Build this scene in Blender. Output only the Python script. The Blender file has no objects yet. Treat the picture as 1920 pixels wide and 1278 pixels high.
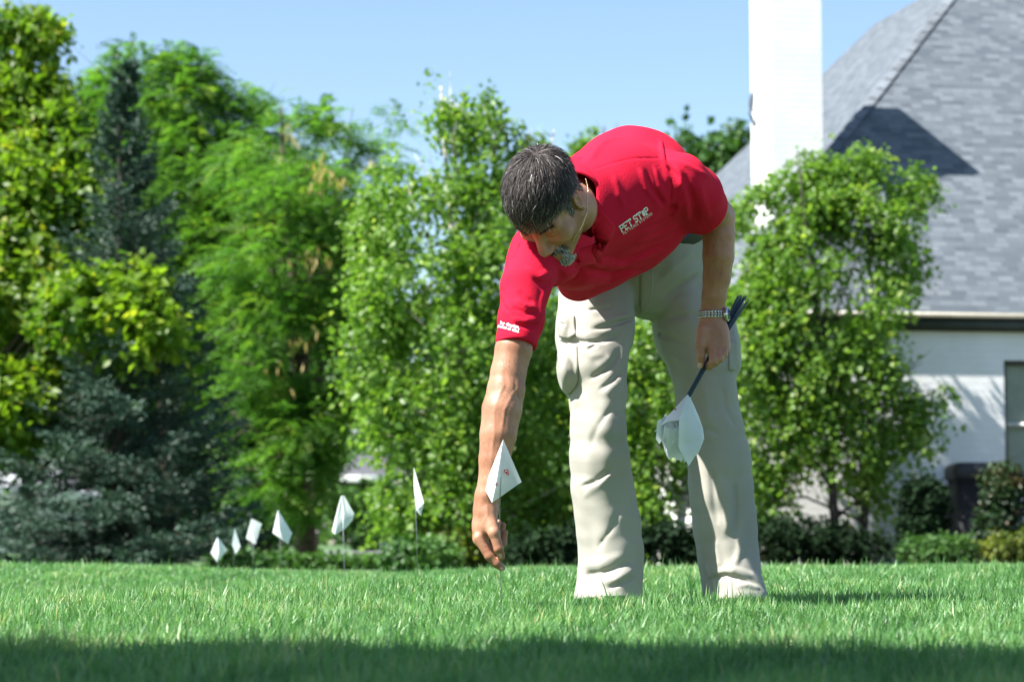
import bpy, math, random
import numpy as np
from mathutils import Vector, Matrix, Quaternion

# ------------------------------------------------------------------ camera, sky, sun, exposure
SC = bpy.context.scene
HC = 0.12                                   # camera height: lying in the grass
FPX = 85.0 / 36.0 * 1920.0                  # focal length in photo pixels (85 mm on 36 mm)
PITCH = math.atan((1035 - 639) / FPX)
CP, SP = math.cos(PITCH), math.sin(PITCH)
cam_data = bpy.data.cameras.new("camera")
cam = bpy.data.objects.new("camera", cam_data)
SC.collection.objects.link(cam)
cam.location = (0, 0, HC)
cam.rotation_euler = (math.pi / 2 + PITCH, 0, 0)
cam_data.lens = 85.0
cam_data.sensor_width = 36.0
cam_data.clip_start = 0.05
cam_data.clip_end = 2000.0
cam_data.dof.use_dof = True
cam_data.dof.focus_distance = 6.15
cam_data.dof.aperture_fstop = 5.4
SC.camera = cam

SUN_EL = math.radians(52)
SUN_PHI = math.radians(24)                   # sun from the left, a little towards the camera
SUN_DIR = np.array([-math.cos(SUN_EL) * math.cos(SUN_PHI), -math.cos(SUN_EL) * math.sin(SUN_PHI), math.sin(SUN_EL)])
world = bpy.data.worlds.new("World")
SC.world = world
world.use_nodes = True
wn = world.node_tree.nodes
bgn = wn["Background"]
sky = wn.new("ShaderNodeTexSky")
sky.sky_type = 'NISHITA'
sky.sun_disc = False
sky.sun_elevation = SUN_EL
sky.sun_rotation = math.atan2(SUN_DIR[0], SUN_DIR[1])
sky.air_density = 1.0
sky.dust_density = 0.6
sky.ozone_density = 2.5
world.node_tree.links.new(sky.outputs[0], bgn.inputs[0])
bgn.inputs[1].default_value = 0.076
sun_d = bpy.data.lights.new("sun", 'SUN')
sun_d.energy = 5.0
sun_d.angle = math.radians(0.53)
sun_d.color = (1.0, 0.96, 0.90)
sun_o = bpy.data.objects.new("sun", sun_d)
SC.collection.objects.link(sun_o)
sun_o.rotation_euler = Vector(-SUN_DIR).to_track_quat('-Z', 'Y').to_euler()
SC.view_settings.view_transform = 'Standard'
SC.view_settings.look = 'None'
SC.view_settings.gamma = 1.0
SC.view_settings.use_curve_mapping = False
SC.view_settings.exposure = 1.52
SC.cycles.use_denoising = True
SC.cycles.max_bounces = 8
SC.cycles.transparent_max_bounces = 8
# ------------------------------------------------------------------ helpers
def at(px, py, Y):
    """photo pixel and distance (metres) -> world point"""
    v = (639.0 - py) / FPX
    t = Y / (CP - v * SP)
    return np.array([(px - 960.0) / FPX * t, Y, HC + t * (SP + v * CP)])

def ray(px, py):
    px = np.asarray(px, float); py = np.asarray(py, float)
    v = (639.0 - py) / FPX
    d = np.stack([(px - 960.0) / FPX, CP - v * SP, SP + v * CP], -1)
    return d / np.linalg.norm(d, axis=-1, keepdims=True)

def unit(v):
    v = np.asarray(v, float)
    return v / np.linalg.norm(v)

def link(o, parent=None):
    SC.collection.objects.link(o)
    if parent is not None:
        o.parent = parent
    return o

def tag(o, label=None, cat=None, group=None, kind=None):
    if label: o["label"] = label
    if cat: o["category"] = cat
    if group: o["group"] = group
    if kind: o["kind"] = kind
    return o

def empty(name, loc, label=None, cat=None, group=None, rz=0.0):
    o = bpy.data.objects.new(name, None)
    o.empty_display_size = 0.1
    o.location = loc
    o.rotation_euler = (0, 0, rz)
    link(o)
    return tag(o, label, cat, group)

def local(parent, V):
    """world verts -> the local space of a parent that is only translated"""
    if parent is None:
        return V
    p = parent; off = np.zeros(3)
    while p is not None:
        off += np.array(p.location); p = p.parent
    return np.asarray(V, float) - off

def mesh(name, V, F, mat, parent=None, smooth=True, attrs=None, attr_domain='POINT', world_space=True):
    """V (n,3); F is an (m,k) array or a list of such arrays / lists of tuples"""
    V = np.asarray(V, np.float32)
    if world_space and parent is not None:
        V = local(parent, V).astype(np.float32)
    me = bpy.data.meshes.new(name)
    if isinstance(F, np.ndarray):
        F = [F]
    loops, starts, n = [], [], 0
    for blk in F:
        if isinstance(blk, np.ndarray) and blk.ndim == 2:
            if not len(blk): continue
            k = blk.shape[1]
            loops.append(blk.reshape(-1).astype(np.int32))
            starts.append(n + np.arange(len(blk), dtype=np.int32) * k)
            n += blk.size
        else:
            f = np.asarray(blk, np.int32)
            loops.append(f); starts.append(np.array([n], np.int32)); n += len(f)
    L = np.concatenate(loops); S = np.concatenate(starts)
    me.vertices.add(len(V)); me.vertices.foreach_set('co', V.reshape(-1))
    me.loops.add(len(L)); me.loops.foreach_set('vertex_index', L)
    me.polygons.add(len(S)); me.polygons.foreach_set('loop_start', S)
    if smooth:
        me.polygons.foreach_set('use_smooth', np.ones(len(S), bool))
    me.update(calc_edges=True)
    me.validate()
    if attrs:
        for k, a in attrs.items():
            at_ = me.attributes.new(k, 'FLOAT', attr_domain)
            at_.data.foreach_set('value', np.asarray(a, np.float32))
    if mat is not None:
        me.materials.append(mat)
    o = bpy.data.objects.new(name, me)
    link(o, parent)
    return o

class MB:
    """collects simple shapes into one mesh"""
    def __init__(s): s.V = []; s.F = []; s.n = 0
    def add(s, V, F):
        V = np.asarray(V, float)
        s.V.append(V)
        for f in F: s.F.append([i + s.n for i in f])
        s.n += len(V); return s
    def box(s, lo, hi, R=None, o=None):
        x0, y0, z0 = lo; x1, y1, z1 = hi
        V = np.array([(x0,y0,z0),(x1,y0,z0),(x1,y1,z0),(x0,y1,z0),(x0,y0,z1),(x1,y0,z1),(x1,y1,z1),(x0,y1,z1)], float)
        if R is not None: V = V @ np.asarray(R).T
        if o is not None: V = V + np.asarray(o)
        return s.add(V, [(0,3,2,1),(4,5,6,7),(0,1,5,4),(1,2,6,5),(2,3,7,6),(3,0,4,7)])
    def tube(s, pts, rad, seg=8, cap=True):
        pts = [np.asarray(p, float) for p in pts]
        if np.isscalar(rad): rad = [rad] * len(pts)
        V = []; F = []
        ref = None
        for i, p in enumerate(pts):
            a = pts[max(i - 1, 0)]; b = pts[min(i + 1, len(pts) - 1)]
            t = unit(b - a)
            if ref is None:
                ref = np.array([1.0, 0, 0]) if abs(t[0]) < 0.8 else np.array([0, 1.0, 0])
            u = unit(ref - t * np.dot(ref, t)); w = np.cross(t, u); ref = u
            for k in range(seg):
                g = 2 * math.pi * k / seg
                V.append(p + rad[i] * (math.cos(g) * u + math.sin(g) * w))
        for i in range(len(pts) - 1):
            for k in range(seg):
                k2 = (k + 1) % seg
                F.append((i*seg+k, i*seg+k2, (i+1)*seg+k2, (i+1)*seg+k))
        if cap:
            F.append(tuple(range(seg))[::-1]); m = (len(pts)-1)*seg
            F.append(tuple(range(m, m + seg)))
        return s.add(np.array(V), F)
    def poly(s, pts): return s.add(np.array(pts, float), [tuple(range(len(pts)))])
    def build(s, name, mat, parent=None, smooth=False):
        return mesh(name, np.concatenate(s.V), [tuple(f) for f in s.F], mat, parent, smooth)

# ---------------- materials
def mat_new(name):
    m = bpy.data.materials.new(name); m.use_nodes = True
    nt = m.node_tree
    return m, nt, nt.nodes, nt.links, nt.nodes["Principled BSDF"]

def nd(N, t, **kw):
    n = N.new(t)
    for k, v in kw.items():
        if k.startswith('i_'):
            n.inputs[int(k[2:])].default_value = v
        else:
            setattr(n, k, v)
    return n

def ramp(N, pts):
    r = N.new("ShaderNodeValToRGB")
    e = r.color_ramp.elements
    while len(e) < len(pts): e.new(0.5)
    for q, (p, c) in zip(e, pts):
        q.position = p; q.color = (*c, 1)
    return r

def simple_mat(name, col, rough=0.6, metal=0.0, var=0.12, scale=8.0, bump=0.0, bscale=60.0, spec=0.5):
    m, nt, N, L, B = mat_new(name)
    tc = nd(N, "ShaderNodeTexCoord")
    no = nd(N, "ShaderNodeTexNoise"); no.inputs['Scale'].default_value = scale; no.inputs['Detail'].default_value = 5
    L.new(tc.outputs['Object'], no.inputs['Vector'])
    c = np.array(col)
    r = ramp(N, [(0.3, tuple(c * (1 - var))), (0.7, tuple(np.minimum(c * (1 + var), 1)))])
    L.new(no.outputs[0], r.inputs[0]); L.new(r.outputs[0], B.inputs['Base Color'])
    B.inputs['Roughness'].default_value = rough; B.inputs['Metallic'].default_value = metal
    B.inputs['Specular IOR Level'].default_value = spec
    if bump:
        n2 = nd(N, "ShaderNodeTexNoise"); n2.inputs['Scale'].default_value = bscale; n2.inputs['Detail'].default_value = 3
        L.new(tc.outputs['Object'], n2.inputs['Vector'])
        b = nd(N, "ShaderNodeBump"); b.inputs['Strength'].default_value = bump; b.inputs['Distance'].default_value = 0.002
        L.new(n2.outputs[0], b.inputs['Height']); L.new(b.outputs[0], B.inputs['Normal'])
    return m

def leaf_mat(name, c0, c1, c2=None, rough=0.42, trans=0.35, tcol=None, c3=None, spec=0.4):
    """colour varies leaf by leaf with the attribute 'tint'"""
    m, nt, N, L, B = mat_new(name)
    a = nd(N, "ShaderNodeAttribute", attribute_name="tint")
    pts = [(0.0, c0), (0.7, c1)] + ([(0.9 if c3 else 1.0, c2)] if c2 else []) + ([(0.96, c3)] if c3 else [])
    r = ramp(N, pts)
    L.new(a.outputs['Fac'], r.inputs[0]); L.new(r.outputs[0], B.inputs['Base Color'])
    B.inputs['Roughness'].default_value = rough
    B.inputs['Specular IOR Level'].default_value = spec
    t = nd(N, "ShaderNodeBsdfTranslucent")
    mx = nd(N, "ShaderNodeMix", data_type='RGBA', blend_type='MULTIPLY'); mx.inputs['Factor'].default_value = 1.0
    L.new(r.outputs[0], mx.inputs['A']); mx.inputs['B'].default_value = (*(tcol or (1.6, 1.7, 0.7)), 1)
    L.new(mx.outputs['Result'], t.inputs[0])
    s = nd(N, "ShaderNodeMixShader"); s.inputs[0].default_value = trans
    L.new(B.outputs[0], s.inputs[1]); L.new(t.outputs[0], s.inputs[2])
    L.new(s.outputs[0], N["Material Output"].inputs[0])
    return m

# ---------------- implicit surfaces (smooth unions of tapered limbs, meshed with surface nets)
def smin(a, b, k):
    h = np.maximum(k - np.abs(a - b), 0.0) / k
    return np.minimum(a, b) - h * h * k * 0.25

class SDF:
    def __init__(s): s.ops = []
    def _p(s, op, fn, c, r, k): s.ops.append((op, fn, np.asarray(c, np.float32), float(r), float(k))); return s
    def cap(s, a, b, ra, rb, k=0.01, op='u'):
        a = np.asarray(a, np.float32); b = np.asarray(b, np.float32)
        ab = b - a; l2 = max(float(ab @ ab), 1e-12)
        def fn(P):
            t = np.clip(((P - a) @ ab) / l2, 0, 1)
            return np.linalg.norm(P - (a + t[:, None] * ab), axis=1) - (ra + (rb - ra) * t)
        return s._p(op, fn, (a + b) / 2, math.sqrt(l2) / 2 + max(ra, rb), k)
    def ell(s, c, r, R=None, k=0.01, op='u'):
        """ellipsoid; the rows of R are its axes"""
        c = np.asarray(c, np.float32); r = np.asarray(r, np.float32)
        Rm = np.eye(3, dtype=np.float32) if R is None else np.asarray(R, np.float32)
        def fn(P):
            q = (P - c) @ Rm.T
            k0 = np.linalg.norm(q / r, axis=1); k1 = np.linalg.norm(q / (r * r), axis=1)
            return np.where(k1 > 1e-6, k0 * (k0 - 1) / np.maximum(k1, 1e-6), -r.min())
        return s._p(op, fn, c, float(r.max()), k)
    def loft(s, st, k=0.02, op='u', kseg=None, pw=2.0):
        """st: (centre, half width, half depth, side vector)"""
        for (c0, a0, b0, s0), (c1, a1, b1, s1) in zip(st[:-1], st[1:]):
            c0 = np.asarray(c0, np.float32); c1 = np.asarray(c1, np.float32)
            ax = c1 - c0; l2 = float(ax @ ax); axn = ax / math.sqrt(l2)
            def fr(sv):
                sv = np.asarray(sv, np.float32); sv = unit(sv - axn * (sv @ axn)); return sv.astype(np.float32)
            S0, S1 = fr(s0), fr(s1)
            def fn(P, c0=c0, ax=ax, l2=l2, axn=axn, S0=S0, S1=S1, a0=a0, a1=a1, b0=b0, b1=b1):
                t = np.clip(((P - c0) @ ax) / l2, 0, 1)
                q = P - (c0 + t[:, None] * ax)
                sv = S0 + (S1 - S0) * t[:, None]; sv /= np.linalg.norm(sv, axis=1, keepdims=True)
                nv = np.cross(np.broadcast_to(axn, sv.shape), sv)
                a = a0 + (a1 - a0) * t; b = b0 + (b1 - b0) * t; r = np.minimum(a, b)
                u = (q * sv).sum(1); v = (q * nv).sum(1); w = q @ axn
                if pw != 2.0:            # boxier section: a flat front and a distinct side
                    U_ = np.abs(u / a) ** pw; V_ = np.abs(v / b) ** pw; W_ = np.abs(w / r) ** pw
                    k0 = (U_ + V_ + W_) ** (1 / pw)
                    g = np.sqrt((U_ / (np.abs(u) + 1e-5)) ** 2 + (V_ / (np.abs(v) + 1e-5)) ** 2 + (W_ / (np.abs(w) + 1e-5)) ** 2) * np.maximum(k0, 1e-4) ** (1 - pw)
                    return np.where(k0 > 0.05, (k0 - 1) / np.maximum(g, 2.0), -r)
                k0 = np.sqrt((u / a) ** 2 + (v / b) ** 2 + (w / r) ** 2)
                k1 = np.sqrt((u / a**2) ** 2 + (v / b**2) ** 2 + (w / r**2) ** 2)
                return np.where(k1 > 1e-6, k0 * (k0 - 1) / np.maximum(k1, 1e-6), -r)
            s._p(op, fn, (c0 + c1) / 2, math.sqrt(l2) / 2 + max(a0, a1, b0, b1), kseg or k)
        return s
    def plane(s, c, n):
        """cut away what lies on the side the normal points to"""
        c = np.asarray(c, np.float32); n = unit(n).astype(np.float32)
        return s._p('i', lambda P: (P - c) @ n, c, 1e6, 0.004)
    def stroke(s, pts, A, sig, taper=True):
        """a fold (A > 0) or a crease (A < 0) along a line of points"""
        pts = np.asarray(pts, np.float32)
        seg = np.linalg.norm(np.diff(pts, axis=0), axis=1); cum = np.concatenate([[0], np.cumsum(seg)]); tot = max(cum[-1], 1e-6)
        c = (pts.min(0) + pts.max(0)) / 2; R = float(np.linalg.norm(pts - c, axis=1).max())
        def fn(P):
            best = np.full(len(P), 1e9, np.float32); bt = np.zeros(len(P), np.float32)
            for i in range(len(pts) - 1):
                ab = pts[i + 1] - pts[i]; l2 = max(float(ab @ ab), 1e-12)
                t = np.clip(((P - pts[i]) @ ab) / l2, 0, 1)
                d = np.linalg.norm(P - (pts[i] + t[:, None] * ab), axis=1)
                m = d < best
                best = np.where(m, d, best); bt = np.where(m, (cum[i] + t * seg[i]) / tot, bt)
            w = np.exp(-(best / sig) ** 2)
            if taper: w = w * np.clip(np.sin(np.pi * np.clip(bt, 0, 1)) * 1.6 + 0.12, 0, 1)
            return A * w
        return s._p('d', fn, c, R + 2.6 * sig, 0.0)
    def wave(s, fn):
        """free displacement, added to the distance everywhere"""
        return s._p('w', fn, (0, 0, 0), 1e6, 0.0)
    def ev(s, P, hd=None, ctr=None):
        P = np.asarray(P, np.float32)
        if ctr is None:
            lo = P.min(0); hi = P.max(0); ctr = (lo + hi) / 2; hd = float(np.linalg.norm(hi - lo)) / 2
        d = np.full(len(P), 1.0, np.float32)
        for op, fn, c, r, k in s.ops:
            dist = float(np.linalg.norm(ctr - c)) if r < 1e5 else 0.0
            if op == 'u':
                if dist > hd + r + k + 0.10: continue
                d = smin(d, fn(P).astype(np.float32), max(k, 1e-4))
            elif op == 's':
                if dist > hd + r + k: continue
                d = -smin(-d, fn(P).astype(np.float32), max(k, 1e-4))
            elif op == 'i':
                d = -smin(-d, -fn(P).astype(np.float32), max(k, 1e-4))
            elif op == 'd':
                if dist > hd + r: continue
                d = d - fn(P).astype(np.float32)
            elif op == 'w':
                d = d - fn(P).astype(np.float32)
        return d
    def grad(s, P, e=0.001):
        P = np.asarray(P, np.float32); g = np.zeros_like(P)
        for i in range(3):
            q = P.copy(); q[:, i] += e; a = s.ev(q); q[:, i] -= 2 * e; g[:, i] = a - s.ev(q)
        n = np.linalg.norm(g, axis=1, keepdims=True)
        return g / np.maximum(n, 1e-9)
    def hits(s, pix, y0=5.2, far=7.4):
        """photo pixels -> points on the surface"""
        pix = np.asarray(pix, float)
        D = ray(pix[:, 0], pix[:, 1]).astype(np.float32); O = np.array([0, 0, HC], np.float32)
        t = np.full(len(D), y0, np.float32)
        for _ in range(70):
            d = s.ev(O + D * t[:, None])
            t = np.minimum(t + np.clip(d * 0.7, -0.05, 0.08), far)
        return O + D * t[:, None]
    def mesh(s, lo, hi, h, n=24):
        lo = np.asarray(lo, float); hi = np.asarray(hi, float)
        nb = np.ceil((hi - lo) / (h * n)).astype(int)
        G = np.stack(np.meshgrid(*[np.arange(q) for q in nb], indexing='ij'), -1).reshape(-1, 3)
        C = lo + (G + 0.5) * h * n
        hd = h * n * math.sqrt(3) / 2
        dc = s.ev(C)
        act = G[np.abs(dc) < hd * 1.5 + 0.012]
        M = (nb * n + 2).astype(np.int64)
        ar = np.arange(n + 1)
        I = np.stack(np.meshgrid(ar, ar, ar, indexing='ij'), -1).reshape(-1, 3)
        KV, PV, FQ = [], [], []
        sgn_edges = [((0,0,0),(1,0,0)),((0,1,0),(1,1,0)),((0,0,1),(1,0,1)),((0,1,1),(1,1,1)),
                     ((0,0,0),(0,1,0)),((1,0,0),(1,1,0)),((0,0,1),(0,1,1)),((1,0,1),(1,1,1)),
                     ((0,0,0),(0,0,1)),((1,0,0),(1,0,1)),((0,1,0),(0,1,1)),((1,1,0),(1,1,1))]
        key = lambda A: (A[..., 0] * M[1] + A[..., 1]) * M[2] + A[..., 2]
        for g in act:
            base = g * n
            P = lo + (base + I) * h
            D = s.ev(P, hd, (lo + (base + n / 2) * h).astype(np.float32)).reshape(n + 1, n + 1, n + 1)
            if D.min() > 0 or D.max() < 0: continue
            S = D < 0
            acc = np.zeros((n, n, n, 3)); cnt = np.zeros((n, n, n))
            for a, b in sgn_edges:
                sl = lambda q: tuple(slice(q[i], q[i] + n) for i in range(3))
                da, db = D[sl(a)], D[sl(b)]
                m = S[sl(a)] != S[sl(b)]
                t = np.where(m, da / np.where(m, da - db, 1), 0)
                for i in range(3):
                    acc[..., i] += np.where(m, a[i] + t * (b[i] - a[i]), 0)
                cnt += m
            idx = np.argwhere(cnt > 0)
            if not len(idx): continue
            pos = acc[tuple(idx.T)] / cnt[tuple(idx.T)][:, None] + idx
            KV.append(key(base + idx)); PV.append(lo + (base + pos) * h)
            for ax in range(3):
                sl0 = [slice(0, n)] * 3; sl1 = [slice(0, n)] * 3; sl1[ax] = slice(1, n + 1)
                s0 = S[tuple(sl0)]; s1 = S[tuple(sl1)]
                e = np.argwhere(s0 != s1)
                if not len(e): continue
                fl = s0[tuple(e.T)]
                o1 = np.zeros(3, int); o2 = np.zeros(3, int); o1[(ax + 1) % 3] = 1; o2[(ax + 2) % 3] = 1
                E = base + e
                q = np.stack([key(E), key(E - o1), key(E - o1 - o2), key(E - o2)], 1)
                q[~fl] = q[~fl][:, ::-1]
                FQ.append(q)
        K = np.concatenate(KV); V = np.concatenate(PV); Q = np.concatenate(FQ)
        o = np.argsort(K); K = K[o]; V = V[o]
        ix = np.searchsorted(K, Q); ix = np.minimum(ix, len(K) - 1)
        ok = (K[ix] == Q).all(1)
        return V, ix[ok].astype(np.int32)

def relax(V, F, it=1, w=0.5):
    """a little Laplacian smoothing"""
    E = np.concatenate([F[:, [0, 1]], F[:, [1, 2]], F[:, [2, 3]], F[:, [3, 0]]])
    E = np.concatenate([E, E[:, ::-1]])
    for _ in range(it):
        A = np.zeros_like(V); c = np.zeros(len(V))
        for i in range(3): A[:, i] = np.bincount(E[:, 0], V[E[:, 1], i], len(V))
        c = np.bincount(E[:, 0], minlength=len(V))
        m = c > 0
        V[m] += w * (A[m] / c[m][:, None] - V[m])
    return V
# ------------------------------------------------------------------ the lawn: a gently humped sheet, then grass blades
def sstep(a, b, x):
    t = np.clip((x - a) / (b - a), 0, 1); return t * t * (3 - 2 * t)
BLADE = 0.042
def ground_z(x, y):
    x = np.asarray(x, float); y = np.asarray(y, float)
    px = 960 + np.clip(FPX * x / np.maximum(y, 2.0), -1700, 1700)
    c1 = np.interp(px, [-300, 0, 400, 700, 900, 1000, 1400, 1920, 2200], [1105, 1103, 1096, 1081, 1068, 1063, 1058, 1056, 1056])   # near crest
    c2 = np.interp(px, [-300, 0, 250, 500, 700, 900, 1000, 2200], [1047, 1050, 1055, 1064, 1070, 1062, 1060, 1054])
    yn = np.interp(px, [0, 500, 900, 1200, 2000], [7.3, 7.6, 8.6, 9.2, 9.6])
    z1 = HC - (c1 - 1035) / FPX * yn - BLADE
    z2 = HC - (c2 - 1035) / FPX * 12.5 - BLADE * 0.8
    dip = np.minimum(z1, z2) - 0.20 * sstep(1000, 600, px)
    z3 = z2 - 0.16
    z = -0.032 + (z1 + 0.032) * sstep(6.7, yn, y)
    z = z + (dip - z1) * sstep(yn, yn + 1.4, y)
    z = z + (z2 - dip) * sstep(yn + 1.5, 12.4, y)
    z = z + (z3 - z2) * sstep(12.6, 15.5, y)
    z = z + (-0.05 - z3) * sstep(16, 24, y)
    z = z + 0.38 * sstep(26, 80, y)
    z = z - 0.050 * sstep(6.3, 3.0, y)
    return z

xs = np.concatenate([np.linspace(-260, -14, 26)[:-1], np.linspace(-14, -3.4, 34)[:-1], np.linspace(-3.4, 3.4, 110), np.linspace(3.4, 14, 34)[1:], np.linspace(14, 260, 26)[1:]])
ys = np.concatenate([np.linspace(-40, 1, 18)[:-1], np.linspace(1, 17, 150)[:-1], np.linspace(17, 90, 50)[:-1], np.linspace(90, 700, 16)])
GX, GY = np.meshgrid(xs, ys)
GV = np.stack([GX.ravel(), GY.ravel(), ground_z(GX, GY).ravel()], 1)
nx, ny = len(xs), len(ys)
ii = (np.arange(ny - 1)[:, None] * nx + np.arange(nx - 1)[None]).ravel()
GF = np.stack([ii, ii + 1, ii + 1 + nx, ii + nx], 1).astype(np.int32)
m_ground, nt, N, L, B = mat_new("turf")
tc = nd(N, "ShaderNodeTexCoord")
na = nd(N, "ShaderNodeTexNoise"); na.inputs['Scale'].default_value = 0.9; na.inputs['Detail'].default_value = 8
nb_ = nd(N, "ShaderNodeTexNoise"); nb_.inputs['Scale'].default_value = 55; nb_.inputs['Detail'].default_value = 4
for q in (na, nb_): L.new(tc.outputs['Object'], q.inputs['Vector'])
ra = ramp(N, [(0.3, (0.055, 0.120, 0.034)), (0.7, (0.085, 0.175, 0.050))])
rb = ramp(N, [(0.35, (0.45, 0.45, 0.4)), (0.7, (1.2, 1.2, 1.1))])
mx = nd(N, "ShaderNodeMix", data_type='RGBA', blend_type='MULTIPLY'); mx.inputs['Factor'].default_value = 0.8
L.new(na.outputs[0], ra.inputs[0]); L.new(nb_.outputs[0], rb.inputs[0]); L.new(ra.outputs[0], mx.inputs['A']); L.new(rb.outputs[0], mx.inputs['B'])
L.new(mx.outputs['Result'], B.inputs['Base Color']); B.inputs['Roughness'].default_value = 0.9
tag(mesh("ground", GV, GF, m_ground), kind="structure")

def blades(n, seed, ylo, yhi, xpad, hmu, hsd, wid, segs, power=1.0):
    r = np.random.default_rng(seed)
    y = ylo + (yhi - ylo) * r.uniform(size=n) ** power
    x = (r.uniform(-1, 1, n)) * (y * 0.2118 + xpad)
    # tufts: lean, height and colour drift together over a few centimetres
    K = r.normal(size=(14, 2)) * 9; ph = r.uniform(0, 6.28, 14)
    ph2 = r.uniform(0, 6.28, 14)
    f1 = np.sin(np.stack([x, y], 1) @ K.T + ph).sum(1) / 3.7
    f2 = np.sin(np.stack([x, y], 1) @ (K * 0.6).T + ph2).sum(1) / 3.7
    h = np.clip(r.normal(hmu, hsd, n) * (1 + 0.16 * f1), 0.018, 0.12)
    tall = r.uniform(size=n) < 0.004; h = np.where(tall, h * r.uniform(1.5, 2.2, n), h)
    az = r.uniform(0, 2 * math.pi, n) + 0.5 * f2
    lean = np.clip(r.normal(0.38, 0.24, n) + 0.12 * f2, 0.0, 1.15); lean = np.where(tall, lean * 0.5, lean)
    bend = np.clip(r.normal(0.5, 0.35, n), 0, 1.4)
    w = wid * r.uniform(0.65, 1.3, n)
    fa = az + math.pi / 2 + r.normal(0, 0.5, n)
    z = ground_z(x, y) - 0.004
    d = np.stack([np.cos(az), np.sin(az)], 1); sd = np.stack([np.cos(fa), np.sin(fa), 0 * fa], 1)
    k = segs + 1; V = np.zeros((n, 2 * segs + 1, 3))
    ang = lean; p = np.stack([x, y, z], 1)
    for i in range(k):
        t = i / segs
        ww = w * (1.0 - t ** 2.2) * (0.75 + 0.5 * min(t * 3, 1) * (1 - t * 0.4))
        if i < segs:
            V[:, 2*i] = p - sd * ww[:, None]; V[:, 2*i+1] = p + sd * ww[:, None]
        else:
            V[:, 2*segs] = p
        a = ang + bend * t
        st = (h / segs)
        p = p + np.concatenate([d * (np.sin(a) * st)[:, None], (np.cos(a) * st)[:, None]], 1)
    base = (np.arange(n) * (2 * segs + 1))[:, None]
    Q = np.concatenate([base + np.array([[2*i, 2*i+1, 2*i+3, 2*i+2]]) for i in range(segs - 1)]) if segs > 1 else np.zeros((0, 4), int)
    T = base + np.array([[2*segs-2, 2*segs-1, 2*segs]])
    tint = np.clip(0.42 + 0.20 * f1 + r.normal(0, 0.17, n), 0, 0.86)
    dry = r.uniform(size=n) < 0.010; tint = np.where(dry, r.uniform(0.93, 1.0, n), tint)
    return V.reshape(-1, 3), Q.astype(np.int32), T.astype(np.int32), np.repeat(tint, 2 * segs + 1)
def grass_object(name, sets, mat):
    Vs, Qs, Ts, As = [], [], [], []; o = 0
    for V, Q, T, A in sets:
        Vs.append(V); Qs.append(Q + o); Ts.append(T + o); As.append(A); o += len(V)
    return mesh(name, np.concatenate(Vs), [np.concatenate(Qs), np.concatenate(Ts)], mat, smooth=True, attrs={"tint": np.concatenate(As)})
m_grass = leaf_mat("grass_blade", (0.055, 0.148, 0.046), (0.160, 0.340, 0.118), (0.50, 0.46, 0.24), rough=0.42, trans=0.34, tcol=(1.3, 1.5, 0.7))
tag(grass_object("lawn_grass", [
    blades(150000, 1, 2.4, 5.8, 0.30, 0.037, 0.010, 0.0016, 3, 0.85),
    blades(190000, 2, 5.2, 9.8, 0.40, 0.041, 0.010, 0.0019, 3, 0.9),
    blades(150000, 3, 9.4, 13.4, 0.9, 0.032, 0.007, 0.0026, 2, 0.95),
    blades(90000, 4, 1.5, 14.5, 3.2, 0.038, 0.009, 0.0030, 2, 0.9)], m_grass), kind="stuff")
# ------------------------------------------------------------------ the man
rng = np.random.default_rng(7)
def S(px, Y): return px * Y / FPX           # photo pixels -> metres at a distance
X1 = np.array([1.0, 0, 0])

# ---- materials
m_skin, nt, N, L, B = mat_new("skin")
tc = nd(N, "ShaderNodeTexCoord")
n1 = nd(N, "ShaderNodeTexNoise"); n1.inputs['Scale'].default_value = 14; n1.inputs['Detail'].default_value = 6
L.new(tc.outputs['Object'], n1.inputs['Vector'])
r1 = ramp(N, [(0.3, (0.31, 0.130, 0.072)), (0.5, (0.40, 0.185, 0.108)), (0.72, (0.47, 0.235, 0.150))])
L.new(n1.outputs[0], r1.inputs[0]); L.new(r1.outputs[0], B.inputs['Base Color'])
B.inputs['Roughness'].default_value = 0.48
B.inputs['Subsurface Weight'].default_value = 0.06
B.inputs['Subsurface Radius'].default_value = (0.012, 0.005, 0.003)
n2 = nd(N, "ShaderNodeTexNoise"); n2.inputs['Scale'].default_value = 260; n2.inputs['Detail'].default_value = 2
L.new(tc.outputs['Object'], n2.inputs['Vector'])
bp = nd(N, "ShaderNodeBump"); bp.inputs['Strength'].default_value = 0.35; bp.inputs['Distance'].default_value = 0.0015
L.new(n2.outputs[0], bp.inputs['Height']); L.new(bp.outputs[0], B.inputs['Normal'])

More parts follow.
